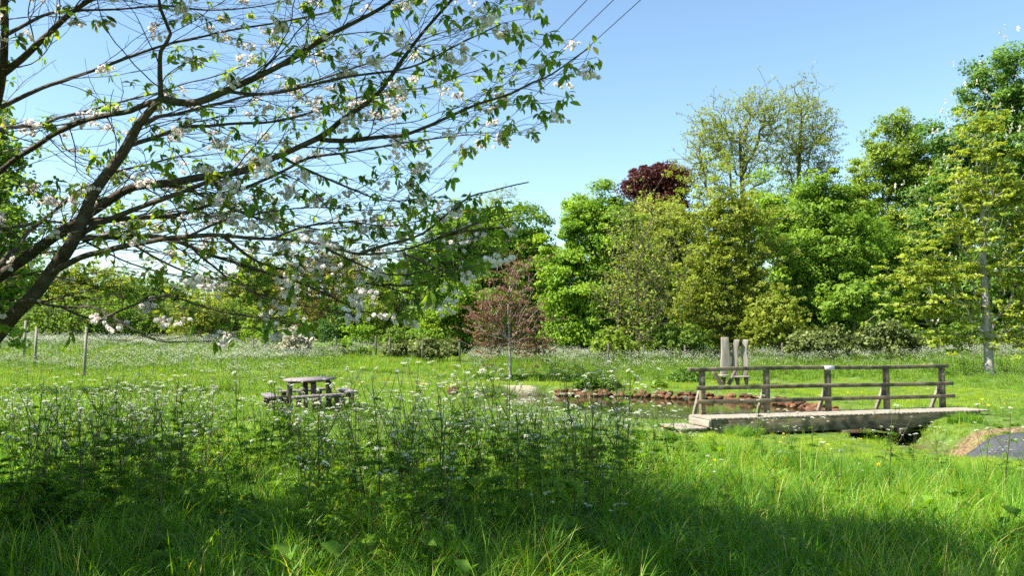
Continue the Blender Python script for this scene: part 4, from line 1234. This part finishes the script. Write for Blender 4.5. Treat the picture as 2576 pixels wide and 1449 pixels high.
def fern_leaf(mb, base, az, el, L_, tint):
    """a finely cut leaf: pinnae in pairs, each of small lobes"""
    ca, sa = math.cos(az), math.sin(az)
    C = []; S = []
    nP = 7
    rach = []
    for k_ in range(9):
        t = k_ / 8
        e_ = el - 1.1 * t
        rr = L_ * t
        rach.append(np.array([rr * math.cos(el) * (1 - .1 * t), 0, rr * math.sin(el) - .6 * L_ * t * t]))
    rach = np.array(rach)
    def rot(P): return np.stack([P[:, 0] * ca - P[:, 1] * sa, P[:, 0] * sa + P[:, 1] * ca, P[:, 2]], 1) + base
    for k_ in range(nP):
        t = .22 + .78 * k_ / nP
        c_ = np.array([np.interp(t * 8, range(9), rach[:, a_]) for a_ in range(3)])
        pl_ = L_ * .52 * (1 - t) ** .8 + .02
        for sg in (-1, 1):
            m_ = max(2, int(5 * (1 - t) + 2))
            for j_ in range(m_):
                u = (j_ + .6) / m_
                w_ = pl_ * .26 * (1 - .6 * u)
                for s2 in (-1, 1):
                    C.append(c_ + np.array([u * pl_ * .45 + s2 * w_ * .6, sg * u * pl_, -.12 * u * pl_ + rng.normal() * .004])); S.append(w_ * 1.7)
    C.append(rach[-1]); S.append(.03)
    C = rot(np.array(C)); S = np.array(S)
    leaf_quads(mb, C, S, np.tile([.3 * ca, .3 * sa, .55], (len(C), 1)), np.full(len(C), tint) + rng.normal(size=len(C)) * .05, aspect=.55)
    return rot(rach)


def umbel_mesh(rad, dense):
    """white flat-topped flower head: rays and little bunches"""
    mb = MB(); st_ = MB()
    n_ = dense
    for k_ in range(n_):
        a_ = k_ * 2.4; r_ = rad * math.sqrt((k_ + .5) / n_)
        e_ = np.array([math.cos(a_) * r_, math.sin(a_) * r_, .035 + rad * .35 - r_ * r_ / rad * .35])
        mb.tube([(0, 0, 0), e_ * np.array([.6, .6, .5]), e_], .0008, 3, cap=False, tint=.7)
        m_ = 6
        pts = e_ + np.stack([rng.normal(size=m_) * .0048, rng.normal(size=m_) * .0048, rng.normal(size=m_) * .002 + .002], 1)
        N0 = mb.n
        C = pts; Nn = rng.normal(size=(m_, 3)) * .35 + np.array([0, 0, 1]); Nn /= np.linalg.norm(Nn, axis=1)[:, None]
        A = rng.normal(size=(m_, 3)); A -= Nn * (A * Nn).sum(1)[:, None]; A /= np.linalg.norm(A, axis=1)[:, None]; Bv = np.cross(Nn, A)
        s_ = .0046
        mb.add(np.stack([C - A * s_, C + Bv * s_, C + A * s_, C - Bv * s_], 1).reshape(-1, 3), np.arange(m_ * 4).reshape(-1, 4), tint=np.repeat(rng.random(m_), 4), mat=1)
    return mb.mesh('flower_head', [M['stem'], M['umbel']])


UMB = [umbel_mesh(.030, 9), umbel_mesh(.040, 12), umbel_mesh(.024, 7)]


def parsley_variant(h, nleaf, nhead):
    """stem mesh, foliage mesh, list of flower head places"""
    st_ = MB(); fo = MB(); heads = []
    lean = rng.normal(size=2) * .06
    k_ = 8
    t = np.linspace(0, 1, k_)
    main = np.stack([lean[0] * h * t + .02 * np.sin(t * 5 + rng.random() * 6), lean[1] * h * t + .02 * np.cos(t * 4 + rng.random() * 6), h * .96 * t - .03 * (t == 0)], 1)
    purple = rng.uniform(0, .3)
    st_.tube(main, np.linspace(.0062, .0026, k_), 5, cap=False, tint=np.repeat(np.linspace(purple, .55, k_), 5))
    heads.append(main[-1])
    nb_ = nhead - 1
    for b_ in range(nb_):
        tb = .42 + .5 * (b_ + rng.random() * .6) / max(1, nb_)
        p0 = np.array([np.interp(tb, t, main[:, a_]) for a_ in range(3)])
        az = b_ * 2.4 + rng.random()
        ln = h * (1.0 - tb) * rng.uniform(.75, 1.15) + .06
        d_ = np.array([math.cos(az) * .55, math.sin(az) * .55, .85])
        pts = np.stack([p0, p0 + d_ * ln * .5 + np.array([0, 0, -.01]), p0 + d_ * ln + np.array([0, 0, .02])])
        st_.tube(pts, [.0032, .0025, .0018], 4, cap=False, tint=.6)
        heads.append(pts[-1])
        if rng.random() < .8:
            fern_leaf(fo, p0, az + rng.normal() * .3, .5, rng.uniform(.05, .10), rng.uniform(.3, .9))
    for l_ in range(nleaf):
        zb = h * .52 * rng.random() ** 1.4 + .02
        p0 = np.array([np.interp(zb / h, t, main[:, a_]) for a_ in range(3)])
        rc = fern_leaf(fo, p0, l_ * 2.4 + rng.random(), rng.uniform(.3, 1.25), rng.uniform(.16, .34), rng.uniform(.05, .85))
        st_.tube(rc[::2], [.0018, .0014, .0011, .0009, .0006], 3, cap=False, tint=.55)
    return st_.mesh('stem', M['stem']), fo.mesh('foliage', M['fern']), heads


LONE = [parsley_variant(h, nl, nh) for h, nl, nh in ((.95, 2, 5), (.8, 2, 4), (.7, 3, 3), (1.0, 1, 5), (.6, 2, 4))]
PARS = [parsley_variant(h, nl, nh) for h, nl, nh in ((.95, 7, 6), (.82, 8, 5), (1.05, 6, 6), (.70, 8, 4), (.88, 7, 5), (1.12, 6, 5), (.62, 8, 4), (.92, 7, 6))]


def parsley_far(h, nl, nh, white):
    mb = MB()
    mb.tube([(0, 0, -.03), (.02, 0, h * .5), (0.0, .02, h)], [.006, .005, .003], 3, cap=False, tint=.5)
    n_ = nl
    z_ = h * rng.random(n_) ** 1.1 * .8
    P_ = np.stack([rng.normal(size=n_) * .11, rng.normal(size=n_) * .11, z_ + .02], 1)
    s_ = MB()
    n0 = len(mb.v)
    leaf_quads(mb, P_, .075, np.tile([0, 0, .9], (n_, 1)), rng.random(n_), aspect=.5)
    for k2 in range(len(mb.qm)): pass
    mb.qm[-1][:] = 2
    for _ in range(nh):
        c_ = np.array([rng.normal() * .13, rng.normal() * .13, h * rng.uniform(.78, 1.1)])
        mb.tube([(c_[0] * .3, c_[1] * .3, c_[2] - .22), c_], [.0022, .0012], 3, cap=False, tint=.6)
        m_ = white
        pts = c_ + np.stack([rng.normal(size=m_) * .018, rng.normal(size=m_) * .018, rng.normal(size=m_) * .006], 1)
        leaf_quads(mb, pts, .017, np.tile([0, 0, 1.6], (m_, 1)), rng.random(m_), aspect=.9)
        mb.qm[-1][:] = 1
    return mb.mesh('cow_parsley_far', [M['stem'], M['umbel'], M['fern']])


PWHITE = [parsley_far(h, nl, nh, wq) for h, nl, nh, wq in ((.85, 26, 9, 9), (.75, 24, 10, 9), (.95, 24, 9, 9))]
PFAR = [parsley_far(h, nl, nh, wq) for h, nl, nh, wq in ((.85, 46, 3, 6), (.7, 50, 1, 6), (.95, 44, 4, 6), (.6, 50, 1, 5), (.8, 46, 2, 6))]


def herb(nl, Lm):
    fo = MB()
    for l_ in range(nl):
        fern_leaf(fo, np.array([rng.normal() * .05, rng.normal() * .05, 0]), l_ * 2.4 + rng.random(), rng.uniform(.5, 1.25), Lm * rng.uniform(.6, 1.2), rng.uniform(.05, .9))
    return fo.mesh('fern_clump', M['fern'])


def broad_herb(n_, h, sp, ls):
    mb = MB()
    P_ = np.stack([rng.normal(size=n_) * sp, rng.normal(size=n_) * sp, np.abs(rng.normal(size=n_)) * h * .5 + .03], 1)
    leaf_quads(mb, P_, ls, np.tile([0, 0, .9], (n_, 1)), rng.random(n_), aspect=.55)
    return mb.mesh('broad_herb', M['fern'])


HERB = [herb(8, .36), herb(7, .44), herb(9, .32), broad_herb(60, .34, .11, .06), broad_herb(26, .22, .10, .11)]
TUFT = [blade_tuft(38, .42, .14, .010, .8, tone=-.22), blade_tuft(36, .36, .12, .009, 1.15, tone=-.12), blade_tuft(30, .50, .11, .011, .65), blade_tuft(42, .28, .16, .008, .9, dry=.14), blade_tuft(18, .62, .10, .006, .45, dry=.35), blade_tuft(34, .40, .10, .0095, 1.3, tone=.2)]
SHORT = [blade_tuft(70, .16, .17, .006, .9, mat='lawn', seg=3), blade_tuft(90, .075, .17, .006, .8, mat='lawn', seg=2), blade_tuft(90, .10, .18, .006, .9, mat='lawn', seg=2), blade_tuft(80, .06, .18, .007, .7, mat='lawn', seg=2)]
FARG = [blade_tuft(50, .42, .28, .016, .6, seg=2), blade_tuft(50, .34, .30, .016, .7, seg=2), blade_tuft(44, .55, .26, .014, .5, dry=.25, seg=2)]

LAWN = [(2.4, 20.2), (4.3, 19.4), (6, 19.3), (8.4, 18.9), (9.2, 17.9), (9.6, 16.6), (11, 15.9), (16, 15.0), (16, 12.6), (9, 13.4), (5, 14.6), (2.2, 17.4)]
LAWN2 = [(-6, 33.6), (-2.5, 34.0), (1.3, 35.0), (6.2, 34.0), (10.3, 31.5), (11.2, 27.0), (11.6, 23.4), (14.5, 22.4), (17, 23.2), (16, 29), (15, 36), (8, 38.0), (0, 37.4), (-6, 35.8)]
PATH = [(-26, 27.4), (-17.5, 28.2), (-14.3, 29.6), (-11.8, 32.2), (-9, 35.6), (-4, 36.6)]


def zones(x, y):
    wet = (pond_sd(x, y) < .12) | (seg_dist(x, y, DITCH) < .55)
    dd_ = seg_dist(x, y, DITCH); sd_ = pond_sd(x, y)
    lawn = ((dd_ > .6) & (dd_ < 1.75)) | ((sd_ > .12) & (sd_ < .6) & (x > 4)) | in_poly(x, y, LAWN) | in_poly(x, y, LAWN2) | (seg_dist(x, y, PATH) < .75)
    sand = sand_mask(x, y) > .5
    deck = in_poly(x, y, BR)
    return wet, lawn, sand, deck


def brp(lx, ly): return (PL.x + UD.x * lx - UD.y * ly, PL.y + UD.y * lx + UD.x * ly)


BR = [brp(X0 - .75, -DW - .02), brp(X1, -DW - .02), brp(X1, .15), brp(X0 - .75, .3)]


def scatter_pts(y0, y1, dens, margin=1.25):
    """random points over the wedge of ground the camera sees, and some way beside it"""
    hw0 = (y0 * .637 * margin + 1.2); hw1 = (y1 * .637 * margin + 1.2)
    n_ = int(dens * (y1 - y0) * (hw0 + hw1))
    y = rng.uniform(y0, y1, n_); x = rng.uniform(-1, 1, n_) * hw1
    k_ = np.abs(x) < y * .637 * margin + 1.2
    return x[k_], y[k_]


def stature(x, y):
    """how tall the growth stands: lower round the table, in front of the pond and by the bridge"""
    s_ = 1.0 - .46 * sstep(10.0, 15.0, y)
    s_ = s_ - .14 * sstep(-3.0, 1.0, x) * sstep(12, 15, y) * (1 - sstep(30, 36, y))
    s_ = s_ + .16 * ((x > -1.8) & (x < 4) & (y > 9.5) & (y < 12.5)) - .16 * ((x > -3) & (x < 6) & (y > 14.5) & (y < 26))
    return s_ + .32 * sstep(26, 38, y) + .25 * sstep(-6, -11, -0 - np.abs(x + 0)) * 0


def lay(name, x, y, variants, smin, smax, tilt=.12, zoff=0.0, tall=True):
    n_ = len(x)
    z = height(x, y) + zoff
    return gn_scatter(name, np.stack([x, y, z], 1), rng.uniform(0, 6.283, n_), rng.uniform(smin, smax, n_) * (stature(x, y) if tall else 1.0), rng.normal(size=(n_, 2)) * tilt, variants, np.clip(((vnoise(x, y, 1.1, 91) - .5) * 1.1 + rng.random(n_)) * len(variants), 0, len(variants) - 1).astype(int))


# tall grass, near and middle
XA = []; YA = []
for y0, y1, de in ((1.0, 4.5, 22), (4.5, 9, 62), (9, 15, 40), (15, 22, 24)):
    x, y = scatter_pts(y0, y1, de, 1.2); XA.append(x); YA.append(y)
x = np.concatenate(XA); y = np.concatenate(YA)
wet, lawn, sand, deck = zones(x, y)
k_ = ~wet & ~lawn & ~sand & ~deck & (rng.random(len(x)) < .55 + .6 * vnoise(x, y, 1.3, 61))
x, y = x[k_], y[k_]
k_ = (seg_dist(x, y, DITCH) > 1.35) & ~((x > 6.5) & (x < 12.5) & (y > 16.2) & (y < 21) & (rng.random(len(x)) < .75))
x, y = x[k_], y[k_]
o = lay('meadow_grass', x, y, TUFT, .65, 1.15)
XA = []; YA = []
for y0, y1, de in ((22, 32, 13), (32, 48, 8), (48, 64, 3)):
    x, y = scatter_pts(y0, y1, de, 1.15); XA.append(x); YA.append(y)
x = np.concatenate(XA); y = np.concatenate(YA)
wet, lawn, sand, deck = zones(x, y)
k_ = ~wet & ~lawn & ~sand & ~deck
o = lay('far_meadow_grass', x[k_], y[k_], FARG, .6, 1.15)
XA = []; YA = []
for y0, y1, de in ((4, 22, 34), (22, 40, 22)):
    x, y = scatter_pts(y0, y1, de, 1.15); XA.append(x); YA.append(y)
x = np.concatenate(XA); y = np.concatenate(YA)
wet, lawn, sand, deck = zones(x, y)
k_ = ~wet & lawn & ~deck & ~sand
o = lay('mown_grass', x[k_], y[k_], SHORT, .7, 1.2, tall=False)


# rough grass on the banks of the outlet
x, y = scatter_pts(16, 22, 40, 1.2)
dd_ = seg_dist(x, y, DITCH)
wet, lawn, sand, deck = zones(x, y)
k_ = (dd_ > .75) & (dd_ < 2.2) & (x > 9.9) & ~deck & ~sand & ~in_poly(x, y, [(9.7, 17.1), (10.3, 18.7), (16, 18), (16, 16)])
o = lay('bank_grass', x[k_], y[k_], TUFT, .45, .9)
# ferny undergrowth
def pdens(x, y):
    """how thickly cow parsley stands at a place, plants per square metre"""
    edge = .73 + (y - 7) * .36
    left = 1 - sstep(-.5, .9, x - edge)
    d = 10.0 * left * (.12 + 1.5 * sstep(.28, .72, vnoise(x, y, 1.5, 62)))
    d = np.where((x > -1.5) & (x < edge) & (y > 9.0) & (y < 12.5), np.maximum(d, 10.0), d)
    d = np.where((x > -3) & (x < 5) & (y > 13.5) & (y < 24), np.minimum(d, 2.5), d)
    d = np.where(left < .5, 1.1 + 1.4 * ((y > 13) & (y < 19)), d)
    d = np.where((y < 6.2) & (left > .5), d * .35, d)
    d = np.where((x > 10.5) & (y < 17), 1.0, d)
    d = np.where(y > 22, 7.0 * (.1 + 1.3 * sstep(.3, .75, vnoise(x, y, 2.8, 63))), d)
    d = np.where((y > 37.5), 12.0 * (.2 + 1.1 * sstep(.25, .75, vnoise(x, y, 3, 64))), d)
    d = np.where((y > 36.5) & (x > -10.5) & (x < -2.3), .5, d)
    d = np.where((x > 13) & (y > 18), 9.0, d)
    d = np.where((x < -8) & (y > 30), 10.0, d)
    d = np.where((y > 25) & (y < 38) & (x > -8) & (x < 0), 2.0, d)
    return d


x, y = scatter_pts(3.5, 20, 16, 1.15)
wet, lawn, sand, deck = zones(x, y)
k_ = ~wet & ~lawn & ~deck & (rng.random(len(x)) < np.clip(pdens(x, y) / 9, .05, 1))
o = lay('ferny_undergrowth', x[k_], y[k_], HERB, .75, 1.3)

# cow parsley: the 300 that show largest stand singly, the rest as one mass
XA = []; YA = []; DA = []
for y0, y1, de in ((4.8, 12, 12), (12, 22, 12), (22, 36, 12), (36, 50, 13)):
    x, y = scatter_pts(y0, y1, de, 1.12); XA.append(x); YA.append(y); DA.append(np.full(len(x), de))
x = np.concatenate(XA); y = np.concatenate(YA); de = np.concatenate(DA)
wet, lawn, sand, deck = zones(x, y)
tabd = np.hypot(x - TX, y - TY)
k_ = ~wet & ~(lawn & (rng.random(len(x)) < np.where((y < 19) & (y > 12.5), .62, 1))) & ~deck & ~sand & (tabd > 1.7) & ~((np.abs(x - TX * y / TY) < 1.4) & (y > 13.5) & (y < TY) & (rng.random(len(x)) < .8)) & (rng.random(len(x)) < pdens(x, y) / de)
x, y = x[k_], y[k_]
z = height(x, y)
px, py, dep = project(np.stack([x, y, z + .5], 1))
infr = (px > -10) & (px < 2586) & (py < 1449 + 60)
order = np.argsort(np.where(infr, dep, 1e6))
single = order[:300]
rest = np.setdiff1d(np.arange(len(x)), single)


def put_parsley(x_, y_, v_, sc, rz, grp, lab):
    stm, fol, heads = (LONE[v_ % 5] if grp.startswith('scattered') else PARS[v_])
    r_ = empty('cow_parsley', (x_, y_, H(x_, y_)), rz)
    r_.scale = (sc, sc, sc)
    r_.rotation_euler = (rng.normal() * .06, rng.normal() * .06, rz)
    tag(r_, lab, 'wildflower', grp)
    for nm, me in (('stem', stm), ('foliage', fol)):
        c_ = bpy.data.objects.new(nm, me); c_.parent = r_; COL.objects.link(c_)
    for hp in heads:
        c_ = bpy.data.objects.new('flower_head', UMB[int(rng.integers(0, 3))]); c_.parent = r_; c_.location = hp
        c_.rotation_euler = (rng.normal() * .25, rng.normal() * .25, rng.random() * 6); s_ = rng.uniform(.4, .95); c_.scale = (s_, s_, s_)
        COL.objects.link(c_)


for i_ in single:
    xx, yy_ = float(x[i_]), float(y[i_])
    if xx > .73 + (yy_ - 7) * .36:
        grp, lab = 'scattered cow parsley in the right foreground grass', 'lone cow parsley stem with small white flower heads in lush right foreground grass'
    elif yy_ < 8:
        grp, lab = 'cow parsley in the shaded left foreground', 'dark stemmed cow parsley with ferny leaves in the shaded nearest left foreground'
    else:
        grp, lab = 'cow parsley between foreground and picnic table', 'white topped cow parsley in the thick patch behind the shaded foreground'
    put_parsley(xx, yy_, int(rng.integers(0, len(PARS))), float(rng.choice([.62, .8, .95, 1.05, 1.22]) * rng.uniform(.93, 1.07) * stature(xx, yy_)), float(rng.random() * 6.28), grp, lab)

near = rest[y[rest] < 15]; far = rest[y[rest] >= 15]
# one mesh per variant for the nearer remainder
PNEAR = []
for stm, fol, heads in PARS:
    mb = MB()
    for me, mi in ((stm, 0), (fol, 2)):
        nv = len(me.vertices); co = np.empty(nv * 3, np.float32); me.vertices.foreach_get('co', co)
        tn = np.empty(nv, np.float32); me.attributes['tint'].data.foreach_get('value', tn)
        Q = [tuple(p_.vertices) for p_ in me.polygons]
        mb.add(co.reshape(-1, 3), [q for q in Q if len(q) == 4], [q for q in Q if len(q) == 3], tint=tn, mat=mi)
    for hp in heads:
        me = UMB[int(rng.integers(0, 3))]
        nv = len(me.vertices); co = np.empty(nv * 3, np.float32); me.vertices.foreach_get('co', co)
        tn = np.empty(nv, np.float32); me.attributes['tint'].data.foreach_get('value', tn)
        base_n = mb.n; first = True
        for mi in (0, 1):
            Q = [tuple(p_.vertices) for p_ in me.polygons if p_.material_index == mi]
            if first:
                mb.add(co.reshape(-1, 3) + hp, Q, tint=tn, mat=mi); first = False
            else:
                q = np.asarray(Q, np.int64) + base_n
                mb.q.append(q); mb.qm.append(np.full(len(q), mi, np.int32))
    PNEAR.append(mb.mesh('cow_parsley_near', [M['stem'], M['umbel'], M['fern']]))
o = lay('cow_parsley_patch', x[near], y[near], PNEAR, .6, 1.2, .08)
fw = far[(y[far] > 38.5) | ((y[far] > 30) & (x[far] < -9))]; fg = np.setdiff1d(far, fw)
o = lay('cow_parsley_meadow', x[fg], y[fg], PFAR, .75, 1.2, .06)
o = lay('cow_parsley_bank', x[fw], y[fw], PWHITE, .75, 1.15, .06)
print('parsley', len(x), 'near', len(near), 'far', len(far))

# ------------------------------------------------------------------ rocks round the pond
def rock_mesh(seed):
    r_ = np.random.default_rng(seed)
    import bmesh
    bm = bmesh.new(); bmesh.ops.create_icosphere(bm, subdivisions=3, radius=1)
    f = [r_.normal(size=3) for _ in range(9)]; f = [a_ / np.linalg.norm(a_) for a_ in f]; c_ = r_.uniform(.55, .85, 9)
    for v_ in bm.verts:
        p_ = np.array(v_.co)
        for a_, b_ in zip(f, c_):
            d_ = p_ @ a_
            if d_ > b_: p_ = p_ - a_ * (d_ - b_) * .92
        p_ += r_.normal(size=3) * .012
        v_.co = Vector(p_)
    me = bpy.data.meshes.new('rock'); bm.to_mesh(me); bm.free(); me.materials.append(M['rock'])
    for pl_ in me.polygons: pl_.use_smooth = True
    return me


ROCKS = [rock_mesh(k_) for k_ in range(8)]
shore = POND[3:13]
seglen = [math.hypot(shore[i_ + 1][0] - shore[i_][0], shore[i_ + 1][1] - shore[i_][1]) for i_ in range(len(shore) - 1)]


def along(poly, t):
    for i_, L__ in enumerate(seglen):
        if t <= L__ or i_ == len(seglen) - 1:
            u = t / L__
            return poly[i_][0] + (poly[i_ + 1][0] - poly[i_][0]) * u, poly[i_][1] + (poly[i_ + 1][1] - poly[i_][1]) * u
        t -= L__


tot = sum(seglen); t = .1
rk = []
while t < tot:
    xx, yy_ = along(shore, t)
    s_ = rng.uniform(.12, .23)
    rk.append((xx, yy_ + .05, WATER + .06, s_, rng.uniform(.55, .8)))
    if rng.random() < .62: rk.append((xx + rng.uniform(-.1, .1), yy_ + .22, WATER + .20, s_ * rng.uniform(.8, 1.1), .6))
    t += s_ * 1.5
for k_ in range(20):
    u = k_ / 20
    rk.append((9.6 + rng.uniform(-.1, .7), 27.8 - u * 4.4 + rng.uniform(-.2, .2), WATER + rng.uniform(.03, .2), rng.uniform(.16, .28), .5))
for i_, (xx, yy_, zz_, s_, fl) in enumerate(rk):
    o_ = bpy.data.objects.new('rock', ROCKS[i_ % 8]); COL.objects.link(o_)
    o_.location = (xx, yy_, zz_); o_.rotation_euler = (rng.normal() * .15, rng.normal() * .15, rng.random() * 6.28); o_.scale = (s_ * rng.uniform(.9, 1.4), s_, s_ * fl)
    lab = 'orange sandstone rock in the low edging along the far pond bank' if yy_ > 30.5 else 'orange sandstone rock in the heap behind the bridge rails'
    tag(o_, lab, 'rock', 'edging rocks along the far pond bank' if yy_ > 30.5 else 'heaped rocks behind the footbridge')
gp = ground_at(1141, 995)
o_ = bpy.data.objects.new('rock', ROCKS[3]); COL.objects.link(o_); o_.location = gp + Vector((0, 0, .1)); o_.scale = (.26, .22, .22)
tag(o_, 'lone reddish rock on the sandy shore left of the pond', 'rock')

# liner sheet on the right bank of the outlet
mb = MB(); n1_, n2_ = 26, 14
lx0 = np.linspace(0, 1, n1_); ly0 = np.linspace(0, 1, n2_)
U, V_ = np.meshgrid(lx0, ly0)
cx_ = 9.8 + U * 5.4 + V_ * .5; cy_ = 17.35 + V_ * (1.15 + .15 * np.sin(U * 7)) - U * .75
cz_ = height(cx_.ravel(), cy_.ravel()).reshape(cx_.shape) + .03 + .10 * np.sin(np.clip(V_, 0, 1) * math.pi) * np.sin(np.clip(U * 4, 0, math.pi / 2)) + .012 * np.sin(U * 14 + V_ * 5)
jj = (np.arange(n2_ - 1)[:, None] * n1_ + np.arange(n1_ - 1)[None, :]).ravel()
mb.add(np.stack([cx_.ravel(), cy_.ravel(), cz_.ravel()], 1), np.stack([jj, jj + 1, jj + n1_ + 1, jj + n1_], 1))
o = mb.build('pond_liner', M['liner'], smooth=True)
sm_ = o.modifiers.new('thickness', 'SOLIDIFY'); sm_.thickness = .012
tag(o, 'dark grey pond liner sheet draped on the bank right of the footbridge', 'liner sheet')

# leafy plants on the banks
def bank_plant(name, label, px, py, Y, rx, ry, leaf, ls, n_, group=None):
    xx = (px - 1288) / FPX * Y; zz_ = H(xx, Y)
    s_ = Y / FPX
    mb = MB()
    d_ = rng.normal(size=(n_, 3)); d_ /= np.linalg.norm(d_, axis=1)[:, None]
    P_ = d_ * (rng.random(n_) ** .4)[:, None] * np.array([rx * s_, rx * s_ * .7, ry * s_ * 1.9])
    P_[:, 2] = np.abs(P_[:, 2])
    leaf_quads(mb, P_, ls, d_ * .5 + np.array([0, 0, .6]), rng.random(n_), aspect=.45, droop=.4)
    o_ = mb.build(name, M[leaf], loc=(xx, Y, zz_))
    tag(o_, label, 'plant', group)


bank_plant('iris_clump', 'dark green leafy clump overhanging the middle of the rock edging', 1475, 968, 34.3, 36, 16, 'lf_dark', .17, 900)
bank_plant('iris_clump', 'smaller dark leafy clump just right of the first on the rock edging', 1533, 972, 34.1, 30, 13, 'lf_dark', .16, 700)
bank_plant('dock_plant', 'pale leaved plant on the rock edging near the bridge end', 1655, 975, 33.6, 22, 10, 'lf_green', .16, 350)
bank_plant('nettle_clump', 'dark green nettle clump between the rock edging and timber bench', 1720, 955, 37.5, 48, 17, 'lf_dark', .14, 1100)
def sedge(label, px, Y, h, spread, n_, dx=0):
    xx = (px - 1288) / FPX * Y
    o_ = bpy.data.objects.new('sedge_clump', blade_tuft(n_, h, spread, .010, .75, dry=.05, tone=-.12)); COL.objects.link(o_)
    o_.location = (xx, Y, H(xx, Y)); o_.scale = (1.25, .8, 1)
    tag(o_, label, 'plant')


sedge('bushy green clump in the outlet under the bridge beam', 2190, 20.3, .42, .34, 420)
sedge('green tussock against the left end of the bridge beam', 1862, 18.45, .36, .36, 420)
sedge('green tussock hiding the right end of the bridge beam', 2420, 19.9, .36, .34, 420)
for k_, px_ in enumerate((1215, 1290, 1350, 1405)):
    bank_plant('dock_plant', 'low dark green dock in the row beyond the sandy shore', px_, 958, 38.2, 34, 7, 'lf_dark', .15, 420, 'docks in a row beyond the sandy shore')

# dandelions and buttercups
def flower_mesh():
    mb = MB(); mb.tube([(0, 0, -.02), (.01, 0, .06), (0, 0, .13)], .003, 4, cap=False, tint=.8)
    n_ = 14; a_ = np.arange(n_) * 2.4; r_ = .022 * np.sqrt(np.arange(n_) / n_)
    leaf_quads(mb, np.stack([np.cos(a_) * r_, np.sin(a_) * r_, np.full(n_, .135)], 1), .02, np.tile([0, 0, 1.5], (n_, 1)), rng.random(n_), aspect=.8)
    mb.qm[-1][:] = 1
    return mb.mesh('dandelion', [M['stem'], M['yellow']])


DAND = [flower_mesh() for _ in range(3)]
spots = []
for (x0, x1, y0, y1, n_) in ((9.5, 15, 24, 29, 22), (-5, 1, 34.5, 36.8, 26), (-6, -1, 28, 32, 14), (2.5, 9, 15, 18.5, 12), (1, 9, 7, 13, 7), (12, 15, 19.5, 22, 8), (4, 10, 35, 37, 10)):
    for _ in range(n_):
        spots.append((rng.uniform(x0, x1), rng.uniform(y0, y1)))
sp = np.array(spots); wet, lawn, sand, deck = zones(sp[:, 0], sp[:, 1])
for (xx, yy_), w_, lw, dk in zip(spots, wet, lawn, deck):
    if w_ or dk: continue
    o_ = bpy.data.objects.new('dandelion', DAND[int(rng.integers(0, 3))]); COL.objects.link(o_)
    s_ = (1.0 if lw else 2.4) * rng.uniform(.9, 1.3)
    o_.location = (xx, yy_, H(xx, yy_)); o_.scale = (s_, s_, s_) if lw else (1.3, 1.3, s_); o_.rotation_euler = (rng.normal() * .15, rng.normal() * .15, rng.random() * 6)
    if yy_ > 30: lab, gr = 'small yellow dandelion in the mown grass beyond the pond', 'dandelions beyond the pond'
    elif yy_ > 19: lab, gr = 'small yellow dandelion in the grass around the pond sides', 'dandelions beside the pond'
    else: lab, gr = 'yellow dandelion in the grass this side of the footbridge', 'dandelions in the near grass'
    tag(o_, lab, 'wildflower', gr)
